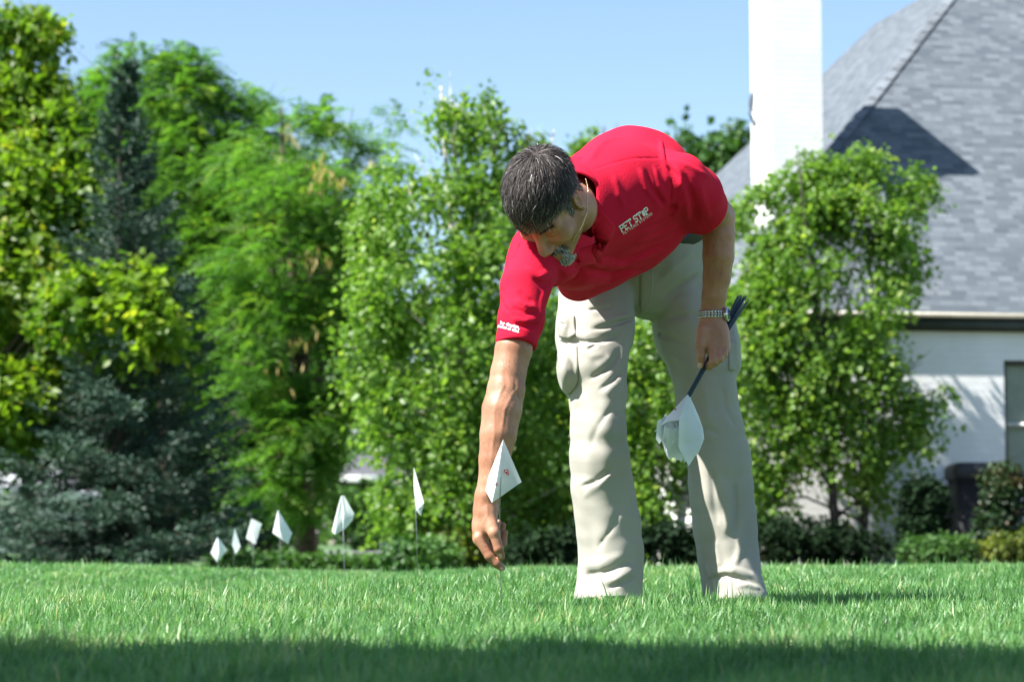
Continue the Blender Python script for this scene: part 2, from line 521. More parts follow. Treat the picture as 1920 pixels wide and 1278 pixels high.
def cloth(name, c_lo, c_hi, scale, bump, rough=0.85, sheen=0.25, big=5.0, sheen_col=(1, 1, 1), spec=0.25):
    m, nt, N, L, B = mat_new(name)
    tc = nd(N, "ShaderNodeTexCoord")
    a = nd(N, "ShaderNodeTexNoise"); a.inputs['Scale'].default_value = big; a.inputs['Detail'].default_value = 6
    b = nd(N, "ShaderNodeTexVoronoi"); b.inputs['Scale'].default_value = scale
    c = nd(N, "ShaderNodeTexNoise"); c.inputs['Scale'].default_value = scale * 0.35; c.inputs['Detail'].default_value = 4
    for q in (a, b, c): L.new(tc.outputs['Object'], q.inputs['Vector'])
    r = ramp(N, [(0.3, c_lo), (0.7, c_hi)])
    L.new(a.outputs[0], r.inputs[0]); L.new(r.outputs[0], B.inputs['Base Color'])
    ad = nd(N, "ShaderNodeMath", operation='ADD'); L.new(b.outputs['Distance'], ad.inputs[0]); L.new(c.outputs[0], ad.inputs[1])
    bp = nd(N, "ShaderNodeBump"); bp.inputs['Strength'].default_value = bump; bp.inputs['Distance'].default_value = 0.002
    L.new(ad.outputs[0], bp.inputs['Height']); L.new(bp.outputs[0], B.inputs['Normal'])
    B.inputs['Roughness'].default_value = rough
    B.inputs['Specular IOR Level'].default_value = spec
    B.inputs['Sheen Weight'].default_value = sheen; B.inputs['Sheen Roughness'].default_value = 0.5
    B.inputs['Sheen Tint'].default_value = (*sheen_col, 1)
    return m
m_shirt = cloth("red_pique_knit", (0.56, 0.009, 0.036), (0.62, 0.012, 0.044), 420, 0.45, sheen=0.03, sheen_col=(1, 0.2, 0.25), spec=0.12)
m_rib = cloth("red_rib_knit", (0.60, 0.010, 0.032), (0.66, 0.014, 0.040), 260, 0.5, sheen=0.05, sheen_col=(1, 0.3, 0.35), spec=0.15)
m_trou = cloth("khaki_twill", (0.335, 0.320, 0.280), (0.390, 0.373, 0.328), 700, 0.15, sheen=0.05)
m_belt = simple_mat("black_leather", (0.012, 0.012, 0.014), 0.4, bump=0.2)
m_steel = simple_mat("watch_steel", (0.62, 0.63, 0.65), 0.22, metal=1.0)
m_gold = simple_mat("gold_chain", (0.78, 0.62, 0.33), 0.25, metal=1.0)
m_dial = simple_mat("watch_dial", (0.012, 0.05, 0.04), 0.15)
m_print = simple_mat("white_print", (0.82, 0.80, 0.80), 0.7)
m_shoe = simple_mat("tan_suede", (0.36, 0.30, 0.23), 0.8)
m_hair, nt, N, L, B = mat_new("salt_and_pepper_hair")
a_ = nd(N, "ShaderNodeAttribute", attribute_name="tint")
r_ = ramp(N, [(0.0, (0.016, 0.012, 0.011)), (0.5, (0.060, 0.047, 0.043)), (0.75, (0.22, 0.20, 0.195)), (1.0, (0.62, 0.60, 0.58))])
L.new(a_.outputs['Fac'], r_.inputs[0]); L.new(r_.outputs[0], B.inputs['Base Color'])
B.inputs['Roughness'].default_value = 0.55; B.inputs['Specular IOR Level'].default_value = 0.3

# ---- head frame: C ear level centre, HL his left, HF forward, HU crown
HCN = at(1030, 383, 5.80)
HU = unit([-0.48, -0.78, 0.40]); HF = np.array([-0.30, -0.41, -0.85]); HF = unit(HF - HU * (HF @ HU)); HL = np.cross(HU, HF)
HL = unit(HL); HR = np.stack([HL, HF, HU])
def H(l, f, u): return HCN + l * HL + f * HF + u * HU
CRN = H(0, -0.012, 0.045)

# ---- body: head, neck, torso core, arms, hands: one surface
b = SDF()
b.ell(CRN, (0.076, 0.099, 0.090), HR)
b.ell(H(0, 0.038, -0.024), (0.060, 0.058, 0.078), HR, k=0.03)
for sg in (-1, 1):
    b.cap(H(sg*0.058, 0.0, -0.05), H(sg*0.018, 0.078, -0.088), 0.020, 0.017, k=0.03)
    b.ell(H(sg*0.044, 0.066, -0.018), (0.026, 0.024, 0.022), HR, k=0.025)
    b.cap(H(sg*0.044, 0.070, 0.022), H(sg*0.012, 0.088, 0.024), 0.013, 0.012, k=0.016)
b.cap(H(-0.011, 0.084, -0.090), H(0.011, 0.084, -0.090), 0.0185, 0.0185, k=0.025)
b.cap(H(0, 0.088, -0.058), H(0, 0.092, -0.066), 0.022, 0.02, k=0.02)
for sg in (-1, 1):
    b.ell(H(sg*0.032, 0.098, 0.004), (0.019, 0.014, 0.012), HR, k=0.012, op='s')
    b.ell(H(sg*0.031, 0.078, 0.004), (0.0135, 0.0125, 0.012), HR, k=0.004)
    b.cap(H(sg*0.018, 0.083, 0.0), H(sg*0.046, 0.074, 0.001), 0.0045, 0.0045, k=0.006)
b.cap(H(0, 0.090, 0.016), H(0, 0.118, -0.030), 0.0085, 0.0125, k=0.014)
for sg in (-1, 1):
    b.ell(H(sg*0.0125, 0.107, -0.036), (0.0085, 0.012, 0.0085), HR, k=0.008)
b.cap(H(-0.020, 0.094, -0.058), H(0.020, 0.094, -0.058), 0.0055, 0.0055, k=0.008)
b.cap(H(-0.018, 0.094, -0.076), H(0.018, 0.094, -0.076), 0.0062, 0.0062, k=0.008)
b.cap(H(-0.028, 0.090, -0.062), H(0, 0.094, -0.066), 0.0045, 0.0065, k=0.004, op='s')
b.cap(H(0.028, 0.090, -0.062), H(0, 0.094, -0.066), 0.0045, 0.0065, k=0.004, op='s')
b.cap(H(0, 0.102, -0.066), H(0, 0.085, -0.066), 0.008, 0.006, k=0.006, op='s')
EAR = []
for sg in (-1, 1):
    eR = np.stack([unit(HL * sg + 0.45 * -HF), unit(HF + 0.45 * HL * sg), HU])
    b.ell(H(sg*0.077, -0.008, 0.002), (0.010, 0.019, 0.031), eR, k=0.006)
    b.ell(H(sg*0.0775, -0.008, -0.026), (0.007, 0.010, 0.011), eR, k=0.006)
    b.ell(H(sg*0.088, -0.003, 0.004), (0.009, 0.010, 0.017), eR, k=0.005, op='s')
# neck and torso core
NB = at(1080, 368, 6.01)
NAX = unit(H(0, -0.043, -0.075) - NB)
b.loft([(H(0, -0.035, -0.03), 0.055, 0.058, HL), (H(0, -0.045, -0.10), 0.053, 0.057, HL), (NB - NAX * 0.02, 0.054, 0.056, HL)], k=0.03)
SHR = at(1006, 480, 5.87); SHL = at(1278, 335, 6.10)
NBD = NB - NAX * 0.06 + np.array([0.02, 0.02, -0.015])
b.cap(SHR, NBD, 0.045, 0.045, k=0.03); b.cap(SHL, NBD, 0.045, 0.045, k=0.03)
b.loft([(NBD, 0.06, 0.045, SHL - SHR), (at(1160, 375, 6.25), 0.12, 0.07, SHL - SHR), (at(1205, 430, 6.55), 0.10, 0.055, (0.93, 0, 0.34)), (at(1208, 480, 6.68), 0.10, 0.055, (0.93, 0, 0.34))], k=0.05)
# right arm (hanging straight down to the grass)
YA = 5.74
def st(px, py, Y, wpx, bb, sv=X1): return (at(px, py, Y), S(wpx / 2, Y), bb, sv)
b.loft([(SHR, 0.055, 0.055, X1), st(981, 570, 5.79, 66, 0.046), st(963, 655, 5.74, 69, 0.047), st(953, 700, 5.73, 66, 0.044),
        st(949, 730, 5.72, 70, 0.043), st(941, 768, 5.71, 74, 0.045), st(934, 815, 5.70, 68, 0.044), st(927, 862, 5.695, 58, 0.038),
        st(919, 905, 5.69, 45, 0.031), st(913, 930, 5.69, 41, 0.029)], k=0.03, kseg=0.006)
# right hand: back of the hand to the left, thumb and index pinching the wire
b.loft([st(913, 930, 5.69, 41, 0.029), st(911, 955, 5.695, 43, 0.034), st(907, 985, 5.705, 40, 0.040), st(901, 1010, 5.71, 28, 0.042)], k=0.015)
b.cap(at(917, 962, 5.675), at(926, 998, 5.655), 0.017, 0.0135, k=0.014)          # thenar, thumb
b.cap(at(926, 998, 5.655), at(935, 1028, 5.655), 0.0125, 0.0115, k=0.006)
b.cap(at(935, 1028, 5.655), at(940, 1043, 5.668), 0.0112, 0.0092, k=0.004)
b.cap(at(897, 1008, 5.672), at(917, 1042, 5.668), 0.0122, 0.0105, k=0.008)       # index
b.cap(at(917, 1042, 5.668), at(931, 1056, 5.670), 0.0102, 0.0095, k=0.004)
b.cap(at(931, 1056, 5.670), at(941, 1064, 5.674), 0.0094, 0.0080, k=0.004)
b.cap(at(897, 1008, 5.702), at(921, 1034, 5.704), 0.0120, 0.0102, k=0.008)       # middle, curled
b.cap(at(921, 1034, 5.704), at(943, 1018, 5.704), 0.0100, 0.0092, k=0.004)
b.cap(at(943, 1018, 5.704), at(947, 998, 5.704), 0.0090, 0.0076, k=0.004)
b.cap(at(895, 1002, 5.728), at(919, 1022, 5.730), 0.0115, 0.0098, k=0.008)       # ring
b.cap(at(919, 1022, 5.730), at(938, 1006, 5.730), 0.0096, 0.0088, k=0.004)
b.cap(at(938, 1006, 5.730), at(943, 984, 5.728), 0.0086, 0.0074, k=0.004)
b.cap(at(897, 992, 5.748), at(914, 1010, 5.752), 0.0100, 0.0086, k=0.008)        # little
b.cap(at(914, 1010, 5.752), at(930, 996, 5.752), 0.0084, 0.0078, k=0.004)
b.cap(at(930, 996, 5.752), at(935, 978, 5.750), 0.0076, 0.0066, k=0.004)
# left arm: bent at the elbow, fist in front of the thigh
YL = 6.34
b.loft([(SHL, 0.050, 0.055, X1), (at(1314, 366, 6.20), 0.046, 0.050, X1), (at(1345, 408, 6.32), 0.047, 0.050, X1)], k=0.03)
b.loft([(at(1346, 404, 6.32), 0.043, 0.048, X1), st(1347.5, 440, 6.32, 61, 0.048), st(1347, 480, 6.32, 59, 0.046), st(1344, 520, 6.33, 52, 0.040),
        st(1339, 555, 6.335, 46, 0.034), st(1336, 582, 6.34, 43, 0.029), st(1335, 600, 6.34, 44, 0.028)], k=0.02, kseg=0.006)
# left fist
WD = unit(at(1293, 737, 6.30) - at(1394, 557, 6.39))
b.loft([st(1335, 598, 6.34, 44, 0.027), st(1337, 622, 6.335, 56, 0.030), st(1341, 645, 6.33, 58, 0.030)], k=0.015)
b.cap(at(1318, 620, 6.315), at(1313, 646, 6.305), 0.016, 0.0135, k=0.014)        # thumb
b.cap(at(1313, 646, 6.305), at(1314.5, 668, 6.305), 0.0125, 0.0112, k=0.005)
b.cap(at(1314.5, 668, 6.305), at(1313, 684, 6.312), 0.0112, 0.0092, k=0.003)
b.cap(at(1334, 644, 6.312), at(1338, 677, 6.292), 0.0130, 0.0115, k=0.007)       # index
b.cap(at(1338, 677, 6.292), at(1330, 687, 6.318), 0.0112, 0.0100, k=0.004)
b.cap(at(1330, 687, 6.318), at(1327, 677, 6.338), 0.0098, 0.0085, k=0.003)
b.cap(at(1347, 646, 6.318), at(1349, 672, 6.296), 0.0130, 0.0112, k=0.006)       # middle
b.cap(at(1349, 672, 6.296), at(1340, 681, 6.328), 0.0110, 0.0100, k=0.004)
b.cap(at(1340, 681, 6.328), at(1336, 670, 6.345), 0.0098, 0.0085, k=0.003)
b.cap(at(1357, 645, 6.328), at(1357, 664, 6.306), 0.0122, 0.0106, k=0.006)       # ring
b.cap(at(1357, 664, 6.306), at(1349, 672, 6.335), 0.0104, 0.0094, k=0.004)
b.cap(at(1349, 672, 6.335), at(1344, 660, 6.350), 0.0092, 0.0080, k=0.003)
b.cap(at(1362, 645, 6.345), at(1362, 656, 6.322), 0.0105, 0.0092, k=0.006)       # little
b.cap(at(1362, 656, 6.322), at(1355, 662, 6.345), 0.0090, 0.0082, k=0.004)
# tendons, veins, knuckle creases, nails: drawn where the photograph shows them
SKIN = [
 ([(952,713),(938,735),(926,772),(927,815),(920,860)], 0.0022, 0.0035),
 ([(977,722),(960,740),(946,768),(940,815)], 0.0025, 0.0035),
 ([(966,706),(966,730),(974,755)], -0.0018, 0.004),
 ([(945,690),(950,715),(944,740)], -0.0020, 0.005),
 ([(925,840),(918,890),(912,930)], 0.0018, 0.003),
 ([(913,940),(914,965),(904,983)], 0.0018, 0.003),
 ([(902,935),(896,970),(893,1000)], 0.0015, 0.0035),
 ([(914,966),(919,982),(912,1000)], 0.0016, 0.0035),
 ([(902,1016),(912,1017)], -0.0014, 0.0012), ([(904,1026),(914,1025)], -0.0013, 0.0012),
 ([(928,1026),(941,1021)], -0.0010, 0.0012), ([(927,1030),(942,1026)], -0.0010, 0.0012),
 ([(913,1048),(922,1043)], -0.0010, 0.0012),
 ([(1325,640),(1330,660),(1327,682)], -0.0022, 0.0022),
 ([(1342,650),(1345,668)], -0.0016, 0.0018), ([(1353,652),(1354,664)], -0.0014, 0.0016),
 ([(1330,606),(1338,628),(1346,642)], 0.0014, 0.003), ([(1345,605),(1353,625),(1360,640)], 0.0014, 0.003),
 ([(1328,445),(1332,490),(1328,540)], 0.0018, 0.004), ([(1352,450),(1350,500),(1340,560)], -0.0015, 0.006),
]
pix = [p for ln, _, _ in SKIN for p in ln]
hp = b.hits(pix); i = 0
for ln, A, sg in SKIN:
    b.stroke(hp[i:i+len(ln)], A * 0.7, sg); i += len(ln)
def face_line(pts, A, sg): b.stroke([H(*p) for p in pts], A, sg)
face_line([(0.024, 0.098, -0.036), (0.036, 0.088, -0.060), (0.038, 0.080, -0.075)], -0.0022, 0.003)
face_line([(0.012, 0.094, 0.056), (0.045, 0.078, 0.050)], -0.0010, 0.002)
face_line([(0.050, 0.066, -0.004), (0.060, 0.050, -0.010)], -0.0012, 0.002)
BV, BF = b.mesh(np.array([-0.12, 5.50, 0.05]), np.array([0.62, 6.80, 1.22]), 0.0022)
BV = relax(BV, BF, 1, 0.4)
person = mesh("person", BV, BF, m_skin)
tag(person, "man in red polo shirt and khaki trousers bending over the lawn with white flags", "person")

# nails
def nail(tip, base, nrm, w):
    tip, base, nrm = map(lambda v: np.asarray(v, float), (tip, base, nrm))
    ax = unit(tip - base); sd = unit(np.cross(nrm, ax)); nr = np.cross(ax, sd)
    V = []; F = []
    for i, t in enumerate(np.linspace(0, 1, 6)):
        wd = w * (0.75 + 0.25 * math.sin(math.pi * min(t * 1.1, 1)))
        for j, s_ in enumerate(np.linspace(-1, 1, 5)):
            V.append(base + ax * t * np.linalg.norm(tip - base) + sd * s_ * wd - nr * (0.0022 * s_ * s_ + 0.0018 * (2*t-1)**2))
    for i in range(5):
        for j in range(4): F.append((i*5+j, i*5+j+1, (i+1)*5+j+1, (i+1)*5+j))
    return V, F
m_nail = simple_mat("fingernail", (0.60, 0.36, 0.29), 0.25)
for tip, base, nrm, w in [(at(941.5, 1047, 5.658), at(937.5, 1037, 5.647), (0.2, -1, 0.25), 0.0062),
                          (at(1311, 691, 6.303), at(1312.5, 681, 6.2945), (0, -1, 0.3), 0.0062),
                          (at(945.5, 1068, 5.668), at(940, 1062, 5.6635), (0.5, -1, 0.3), 0.0048)]:
    V, F = nail(tip, base, nrm, w)
    mesh("fingernail", np.array(V), F, m_nail, person)

# ---- hair: a cap grown out of the scalp and combed strands
def hl(V):
    q = V - HCN
    return q @ HL, q @ HF, q @ HU
def hair_zone(V, soft=0.0):
    l, f, u = hl(V); al = np.abs(l)
    front = np.where(al < 0.045, 0.086, 0.086 - (al - 0.045) * 1.3)
    low = np.where(f > 0.030, 0.052 + 0.25 * np.clip(0.05 - al, 0, 1), np.where(f > 0.010, -0.016, np.where(f > -0.030, 0.034, np.clip(0.02 + (f + 0.03) * 2.0, -0.05, 0.05))))
    return (f < front + soft) & (u > low - soft) & (np.linalg.norm(V - CRN, axis=1) < 0.135)
def head_rays(D, start=0.17):
    """directions from the skull centre -> points of the scalp"""
    t = np.full(len(D), start, np.float32)
    for _ in range(40):
        t -= 0.8 * np.clip(b.ev(CRN + D * t[:, None]), -0.02, 0.05)
    return CRN + D * t[:, None]
D = rng.normal(size=(21000, 3)) + 0.55 * (HU - 0.2 * HF); D /= np.linalg.norm(D, axis=1, keepdims=True)
R0 = head_rays(D.astype(np.float32))
R0 = R0[hair_zone(R0) & (np.abs(b.ev(R0)) < 0.004)][:11000]
n0 = b.grad(R0, 0.004)
WH = H(0.012, -0.062, 0.125)
l_, f_, u_ = hl(R0)
flow = R0 - WH; dist = np.linalg.norm(flow, axis=1)
flow = flow / (dist[:, None] + 1e-6)
flow += 0.55 * (u_ > 0.05)[:, None] * HF + 0.34 * rng.normal(size=flow.shape)
flow -= n0 * (flow * n0).sum(1, keepdims=True); flow /= np.linalg.norm(flow, axis=1, keepdims=True)
top = np.clip((u_ - 0.02) / 0.06, 0, 1)
fr_ = np.clip((f_ - 0.04) / 0.05, 0, 1); ln = (0.010 + 0.026 * top + 0.010 * fr_) * rng.uniform(0.7, 1.25, len(R0))
lift = (0.004 + 0.009 * top) * rng.uniform(0.6, 1.35, len(R0))
segs = 5; pts = []
for i in range(segs):
    t = i / (segs - 1)
    p = R0 + flow * (ln * t)[:, None] + n0 * 0.004
    d = b.ev(p); g = b.grad(p, 0.004)
    hgt = lift * (0.25 + 0.75 * math.sin(t * 2.0)) + 0.002
    pts.append(p + g * (hgt - np.clip(d, -0.03, 0.03))[:, None])
def ribbons(pts, w, nrm):
    """rows of points -> flat tapered strands"""
    n = len(pts[0]); k = len(pts); V = np.zeros((n, k, 2, 3))
    for i in range(k):
        a = pts[min(i + 1, k - 1)] - pts[max(i - 1, 0)]
        sd = np.cross(a, nrm); sd /= np.linalg.norm(sd, axis=1, keepdims=True) + 1e-9
        ww = w * (1.0 - 0.75 * (i / (k - 1)) ** 2)
        ww = ww[:, None] if np.ndim(ww) else ww
        V[:, i, 0] = pts[i] - sd * ww; V[:, i, 1] = pts[i] + sd * ww
    base = np.arange(n)[:, None] * (2 * k)
    F = np.stack([np.stack([base[:, 0] + 2*i, base[:, 0] + 2*i + 1, base[:, 0] + 2*i + 3, base[:, 0] + 2*i + 2], 1) for i in range(k - 1)], 1).reshape(-1, 4)
    return V.reshape(-1, 3), F.astype(np.int32)
HVv, HFf = ribbons(pts, rng.uniform(0.0004, 0.00075, len(R0)), n0 + 0.35 * rng.normal(size=n0.shape))
gray = np.clip(0.24 + 0.26 * rng.normal(size=len(R0)) + 0.30 * (1 - top) + 0.10 * np.clip(f_ / 0.08, 0, 1), 0.0, 1.0)
tint = np.repeat(gray, 2 * segs)
zone = hair_zone(BV, 0.004)
fz = zone[BF].all(1)
capF = BF[fz]; used = np.unique(capF); mp = -np.ones(len(BV), int); mp[used] = np.arange(len(used))
capV = BV[used]; g = b.grad(capV, 0.004)
edge = np.clip((hair_zone(capV, -0.006)).astype(float), 0.15, 1)
lc, fc, uc = hl(capV); tcap = np.clip((uc - 0.02) / 0.06, 0, 1)
capV = capV + g * ((0.0015 + 0.0055 * tcap) * edge)[:, None]
hv = np.concatenate([capV, HVv]); hf = np.concatenate([mp[capF], HFf + len(capV)]).astype(np.int32)
hair = mesh("hair", hv, hf, m_hair, person, attrs={"tint": np.concatenate([np.full(len(capV), 0.30), tint])})
tag(hair, "short dark hair going grey at the sides")

# goatee, moustache and brows
D = rng.normal(size=(40000, 3)) + 1.1 * (HF - 0.5 * HU); D /= np.linalg.norm(D, axis=1, keepdims=True)
JC = H(0, 0.045, -0.07)
t = np.full(len(D), 0.10, np.float32)
for _ in range(40): t -= 0.8 * np.clip(b.ev(JC + D * t[:, None]), -0.02, 0.04)
R1 = JC + D * t[:, None]
l1, f1, u1 = hl(R1)
ok = (np.abs(b.ev(R1)) < 0.003) & (f1 > 0.045) & (u1 < -0.045) & (u1 > -0.115) & (np.abs(l1) < 0.036) & ((u1 < -0.052) | (np.abs(l1) > 0.006))
mouth = (np.abs(l1) < 0.026) & (u1 < -0.053) & (u1 > -0.082)
cheek = (u1 > -0.085) & (np.abs(l1) < 0.024) & (u1 < -0.081)
ok &= ~mouth
R1 = R1[ok & (rng.uniform(size=len(ok)) < np.where(u1 > -0.055, 0.45, 1.0))][:7000]; l1, f1, u1 = hl(R1)
n1_ = b.grad(R1, 0.003)
fl = -HU[None] * 1.0 + 0.35 * HF[None] + np.sign(l1)[:, None] * 0.5 * HL[None] * (u1 > -0.06)[:, None] + 0.3 * rng.normal(size=R1.shape)
fl -= 0.6 * n1_ * (fl * n1_).sum(1, keepdims=True); fl /= np.linalg.norm(fl, axis=1, keepdims=True)
lb = rng.uniform(0.006, 0.012, len(R1))
pb = [R1 + n1_ * (0.0005 + 0.0035 * math.sin(q * 1.6)) + fl * (lb * q)[:, None] for q in (0, 0.5, 1.0)]
bv, bf = ribbons(pb, 0.0007, n1_)
gb = np.clip(0.80 + 0.20 * rng.normal(size=len(R1)) + 0.25 * (u1 < -0.095) - 0.22 * (u1 > -0.06), 0, 1)
tag(mesh("beard", bv, bf, m_hair, person, attrs={"tint": np.repeat(gb, 6)}), "short grey goatee and moustache")
for sg in (-1, 1):
    n = 120; tt = rng.uniform(0, 1, n)
    P0 = np.array([H(sg * (0.014 + 0.036 * q), 0.101 - 0.022 * q * q + 0.004 * 0, 0.026 + 0.006 * math.sin(q * 2.4) + rng.normal() * 0.0022) for q in tt])
    dd = b.ev(P0); gg = b.grad(P0, 0.003); P0 = P0 - gg * dd[:, None]
    fl = sg * HL[None] + 0.35 * HU[None] + 0.25 * rng.normal(size=P0.shape)
    pe = [P0 + gg * (0.0004 + 0.0022 * q) + fl / np.linalg.norm(fl, axis=1, keepdims=True) * 0.009 * q for q in (0, 0.5, 1)]
    ev_, ef_ = ribbons(pe, 0.0006, gg)
    mesh("eyebrow", ev_, ef_, m_hair, person, attrs={"tint": np.full(n * 6, 0.35)})

# fine dark hair on the forearms
aj = np.argwhere((BV[:, 2] < 0.66) & (BV[:, 2] > 0.24) & (BV[:, 0] < 0.12) | (BV[:, 0] > 0.46) & (BV[:, 2] > 0.74) & (BV[:, 2] < 0.98)).ravel()
aj = rng.choice(aj, 1300); A0_ = BV[aj]; an = b.grad(A0_, 0.004)
fl = np.array([0.25, 0, -1.0]) + 0.35 * rng.normal(size=A0_.shape); fl -= 0.85 * an * (fl * an).sum(1, keepdims=True); fl /= np.linalg.norm(fl, axis=1, keepdims=True)
pa = [A0_ + an * (0.0002 + 0.0022 * q) + fl * 0.010 * q for q in (0, 0.5, 1.0)]
av, af = ribbons(pa, 0.00016, an)
mesh("arm_hair", av, af, m_hair, person, attrs={"tint": np.full(len(av), 0.35)})

# ---- trousers
p = SDF()
PU = unit([-0.29, -0.45, 0.85])             # up axis of the tilted pelvis
WC = at(1222, 462, 6.68)                    # waist centre
SV = unit(np.array([0.93, 0.0, 0.34]))
p.loft([(at(1198, 512, 6.69), 0.198, 0.110, (1, 0.02, 0.15)), (at(1206, 495, 6.69), 0.20, 0.125, (1, 0.05, 0.2)), (WC + PU * 0.03, 0.185, 0.125, SV)], k=0.05)
def leg(rows, turn=0.0):
    out = []
    for y, x0, x1, Y, bb in rows:
        out.append((at((x0 + x1) / 2, y, Y), max((max(S((x1 - x0) / 2, Y) ** 1.5 - (bb * math.sin(turn)) ** 1.5, 0.008)) ** (1 / 1.5) / math.cos(turn), 0.05), bb, np.array([math.cos(turn), math.sin(turn), 0])))
    return out
p.loft(leg([(560,1046,1188,6.63,0.105),(620,1046,1190,6.60,0.105),(680,1050,1176,6.57,0.098),(735,1070,1172,6.55,0.090),(800,1073,1172,6.54,0.084),
            (860,1071,1180,6.55,0.082),(920,1073,1190,6.57,0.082),(980,1082,1199,6.58,0.084),(1040,1088,1205,6.585,0.088),(1085,1085,1203,6.585,0.095),(1125,1076,1203,6.58,0.102)], 0.56), k=0.012, kseg=0.012, pw=3.0)
p.loft(leg([(560,1216,1346,6.70,0.105),(620,1230,1368,6.68,0.108),(680,1256,1381,6.66,0.100),(735,1270,1378,6.65,0.092),(800,1280,1390,6.645,0.086),
            (860,1289,1406,6.65,0.084),(920,1293,1412,6.66,0.084),(980,1301,1418,6.67,0.086),(1040,1311,1421,6.67,0.088),(1085,1318,1424,6.66,0.094),(1125,1320,1436,6.65,0.105)], 0.42), k=0.010, kseg=0.010, pw=3.0)
# cargo pocket bulges
p.ell(at(1058, 618, 6.60), (0.016, 0.070, 0.050), k=0.03)
p.ell(at(1062, 690, 6.58), (0.020, 0.080, 0.058), k=0.025)
p.ell(at(1373, 650, 6.66), (0.018, 0.07, 0.07), k=0.03)
TR = [  # creases and folds as the photograph shows them
 ([(1112,617),(1130,614),(1152,607),(1190,596)], -0.0075, 0.008), ([(1112,607),(1150,597),(1180,590)], 0.006, 0.012),
 ([(1072,640),(1101,642),(1132,639),(1162,626)], -0.010, 0.008), ([(1070,628),(1101,628),(1140,622)], 0.007, 0.012),
 ([(1100,657),(1120,645)], -0.005, 0.007), ([(1085,652),(1110,668),(1135,664)], 0.004, 0.012),
 ([(1108,710),(1136,692),(1154,672),(1162,655)], -0.008, 0.010), ([(1118,690),(1146,668)], 0.006, 0.014),
 ([(1123,732),(1144,717),(1163,697)], -0.005, 0.010), ([(1135,740),(1160,718)], 0.004, 0.012),
 ([(1100,582),(1130,579),(1150,574)], -0.005, 0.008), ([(1098,568),(1120,560)], 0.006, 0.012),
 ([(1199,505),(1199,540),(1199,570),(1195,600)], -0.005, 0.004), ([(1207,505),(1208,550),(1204,590)], 0.004, 0.006),
 ([(1222,505),(1224,545),(1212,580)], -0.0022, 0.003),
 ([(1208,612),(1240,627),(1275,640),(1302,660)], -0.008, 0.013), ([(1225,640),(1262,665),(1300,690)], 0.007, 0.018),
 ([(1240,560),(1270,535),(1310,512)], -0.006, 0.011), ([(1225,585),(1270,565),(1318,548)], 0.007, 0.016),
 ([(1250,600),(1290,590),(1320,592)], -0.005, 0.014), ([(1232,530),(1262,500),(1300,470)], 0.005, 0.014),
 ([(1090,912),(1118,902),(1150,876)], -0.006, 0.010), ([(1096,930),(1128,905),(1152,884)], 0.006, 0.012), ([(1150,760),(1120,800),(1098,850)], -0.004, 0.012), ([(1165,940),(1150,985),(1120,1030)], -0.004, 0.012),
 ([(1098,1078),(1125,1074),(1160,1062),(1180,1050)], -0.009, 0.011), ([(1098,1060),(1130,1055),(1165,1040)], 0.008, 0.014),
 ([(1125,1095),(1155,1085),(1185,1068)], 0.010, 0.010), ([(1140,1103),(1170,1090),(1192,1078)], -0.007, 0.007),
 ([(1352,895),(1362,930),(1366,965),(1360,1000)], 0.010, 0.012), ([(1376,900),(1380,950),(1376,1000)], -0.006, 0.012),
 ([(1335,880),(1338,930),(1345,985)], -0.006, 0.013), ([(1392,1000),(1385,1035),(1378,1060)], 0.009, 0.011),
 ([(1340,1010),(1348,1045),(1350,1065)], 0.006, 0.013), ([(1298,770),(1320,800),(1350,815)], -0.004, 0.016),
 ([(1310,700),(1325,750),(1330,800)], 0.006, 0.016), ([(1352,720),(1362,770),(1380,800)], -0.004, 0.013),
 ([(1335,1085),(1360,1078),(1386,1084),(1405,1092)], -0.010, 0.009), ([(1345,1070),(1375,1068),(1410,1078),(1432,1098)], 0.011, 0.011),
 ([(1380,1100),(1400,1096),(1425,1103)], 0.008, 0.008), ([(1325,1060),(1332,1085)], 0.006, 0.010),
 ([(1365,655),(1367,690),(1372,720)], -0.0022, 0.003),
 ([(1083,690),(1084,712),(1080,728)], -0.003, 0.003), ([(1078,728),(1070,742),(1058,738)], -0.005, 0.004),
 ([(1064,545),(1063,580),(1065,625)], -0.0025, 0.003), ([(1055,590),(1053,610),(1055,632)], -0.008, 0.0045),
 ([(1050,640),(1062,652),(1074,650)], -0.006, 0.006), ([(1060,665),(1072,668)], -0.004, 0.006),
 ([(1080,745),(1078,770),(1074,800),(1078,840)], 0.004, 0.010),
]
pix = [q for ln_, _, _ in TR for q in ln_]
hp = p.hits(pix, 5.9); i = 0
for ln_, A, sg in TR:
    p.stroke(hp[i:i+len(ln_)], A * 0.95, sg * 0.75)
    if A < -0.0035: p.stroke(hp[i:i+len(ln_)], A * 0.45, 0.0042)          # the sharp bottom of a crease
    if A > 0.0045: p.stroke(hp[i:i+len(ln_)], A * 0.22, 0.0050)
    i += len(ln_)
def cloth_noise(seed, amp, fr, stretch=(1, 1, 1)):
    r = np.random.default_rng(seed); K = r.normal(size=(10, 3)) * fr * np.array(stretch); ph = r.uniform(0, 6.28, 10); w = r.uniform(0.4, 1, 10)
    K = K.astype(np.float32)
    return lambda P: (amp / 3.0) * (np.sin(P @ K.T + ph) * w).sum(1)
p.wave(cloth_noise(3, 0.0020, 34, (1, 1, 0.30)))
p.wave(cloth_noise(4, 0.0012, 60, (0.7, 0.7, 0.9)))
p.plane(WC + PU * 0.032, PU)                 # waistband edge
p.plane((0, 6.6, -0.010), (0, -0.10, -1))     # hems
TV, TF = p.mesh(np.array([0.08, 6.38, -0.04]), np.array([0.70, 6.90, 1.02]), 0.0028)
TV = relax(TV, TF, 1, 0.4)
trousers = mesh("trousers", TV, TF, m_trou, person)
tag(trousers, "pale khaki cargo trousers, sunlit along one side")
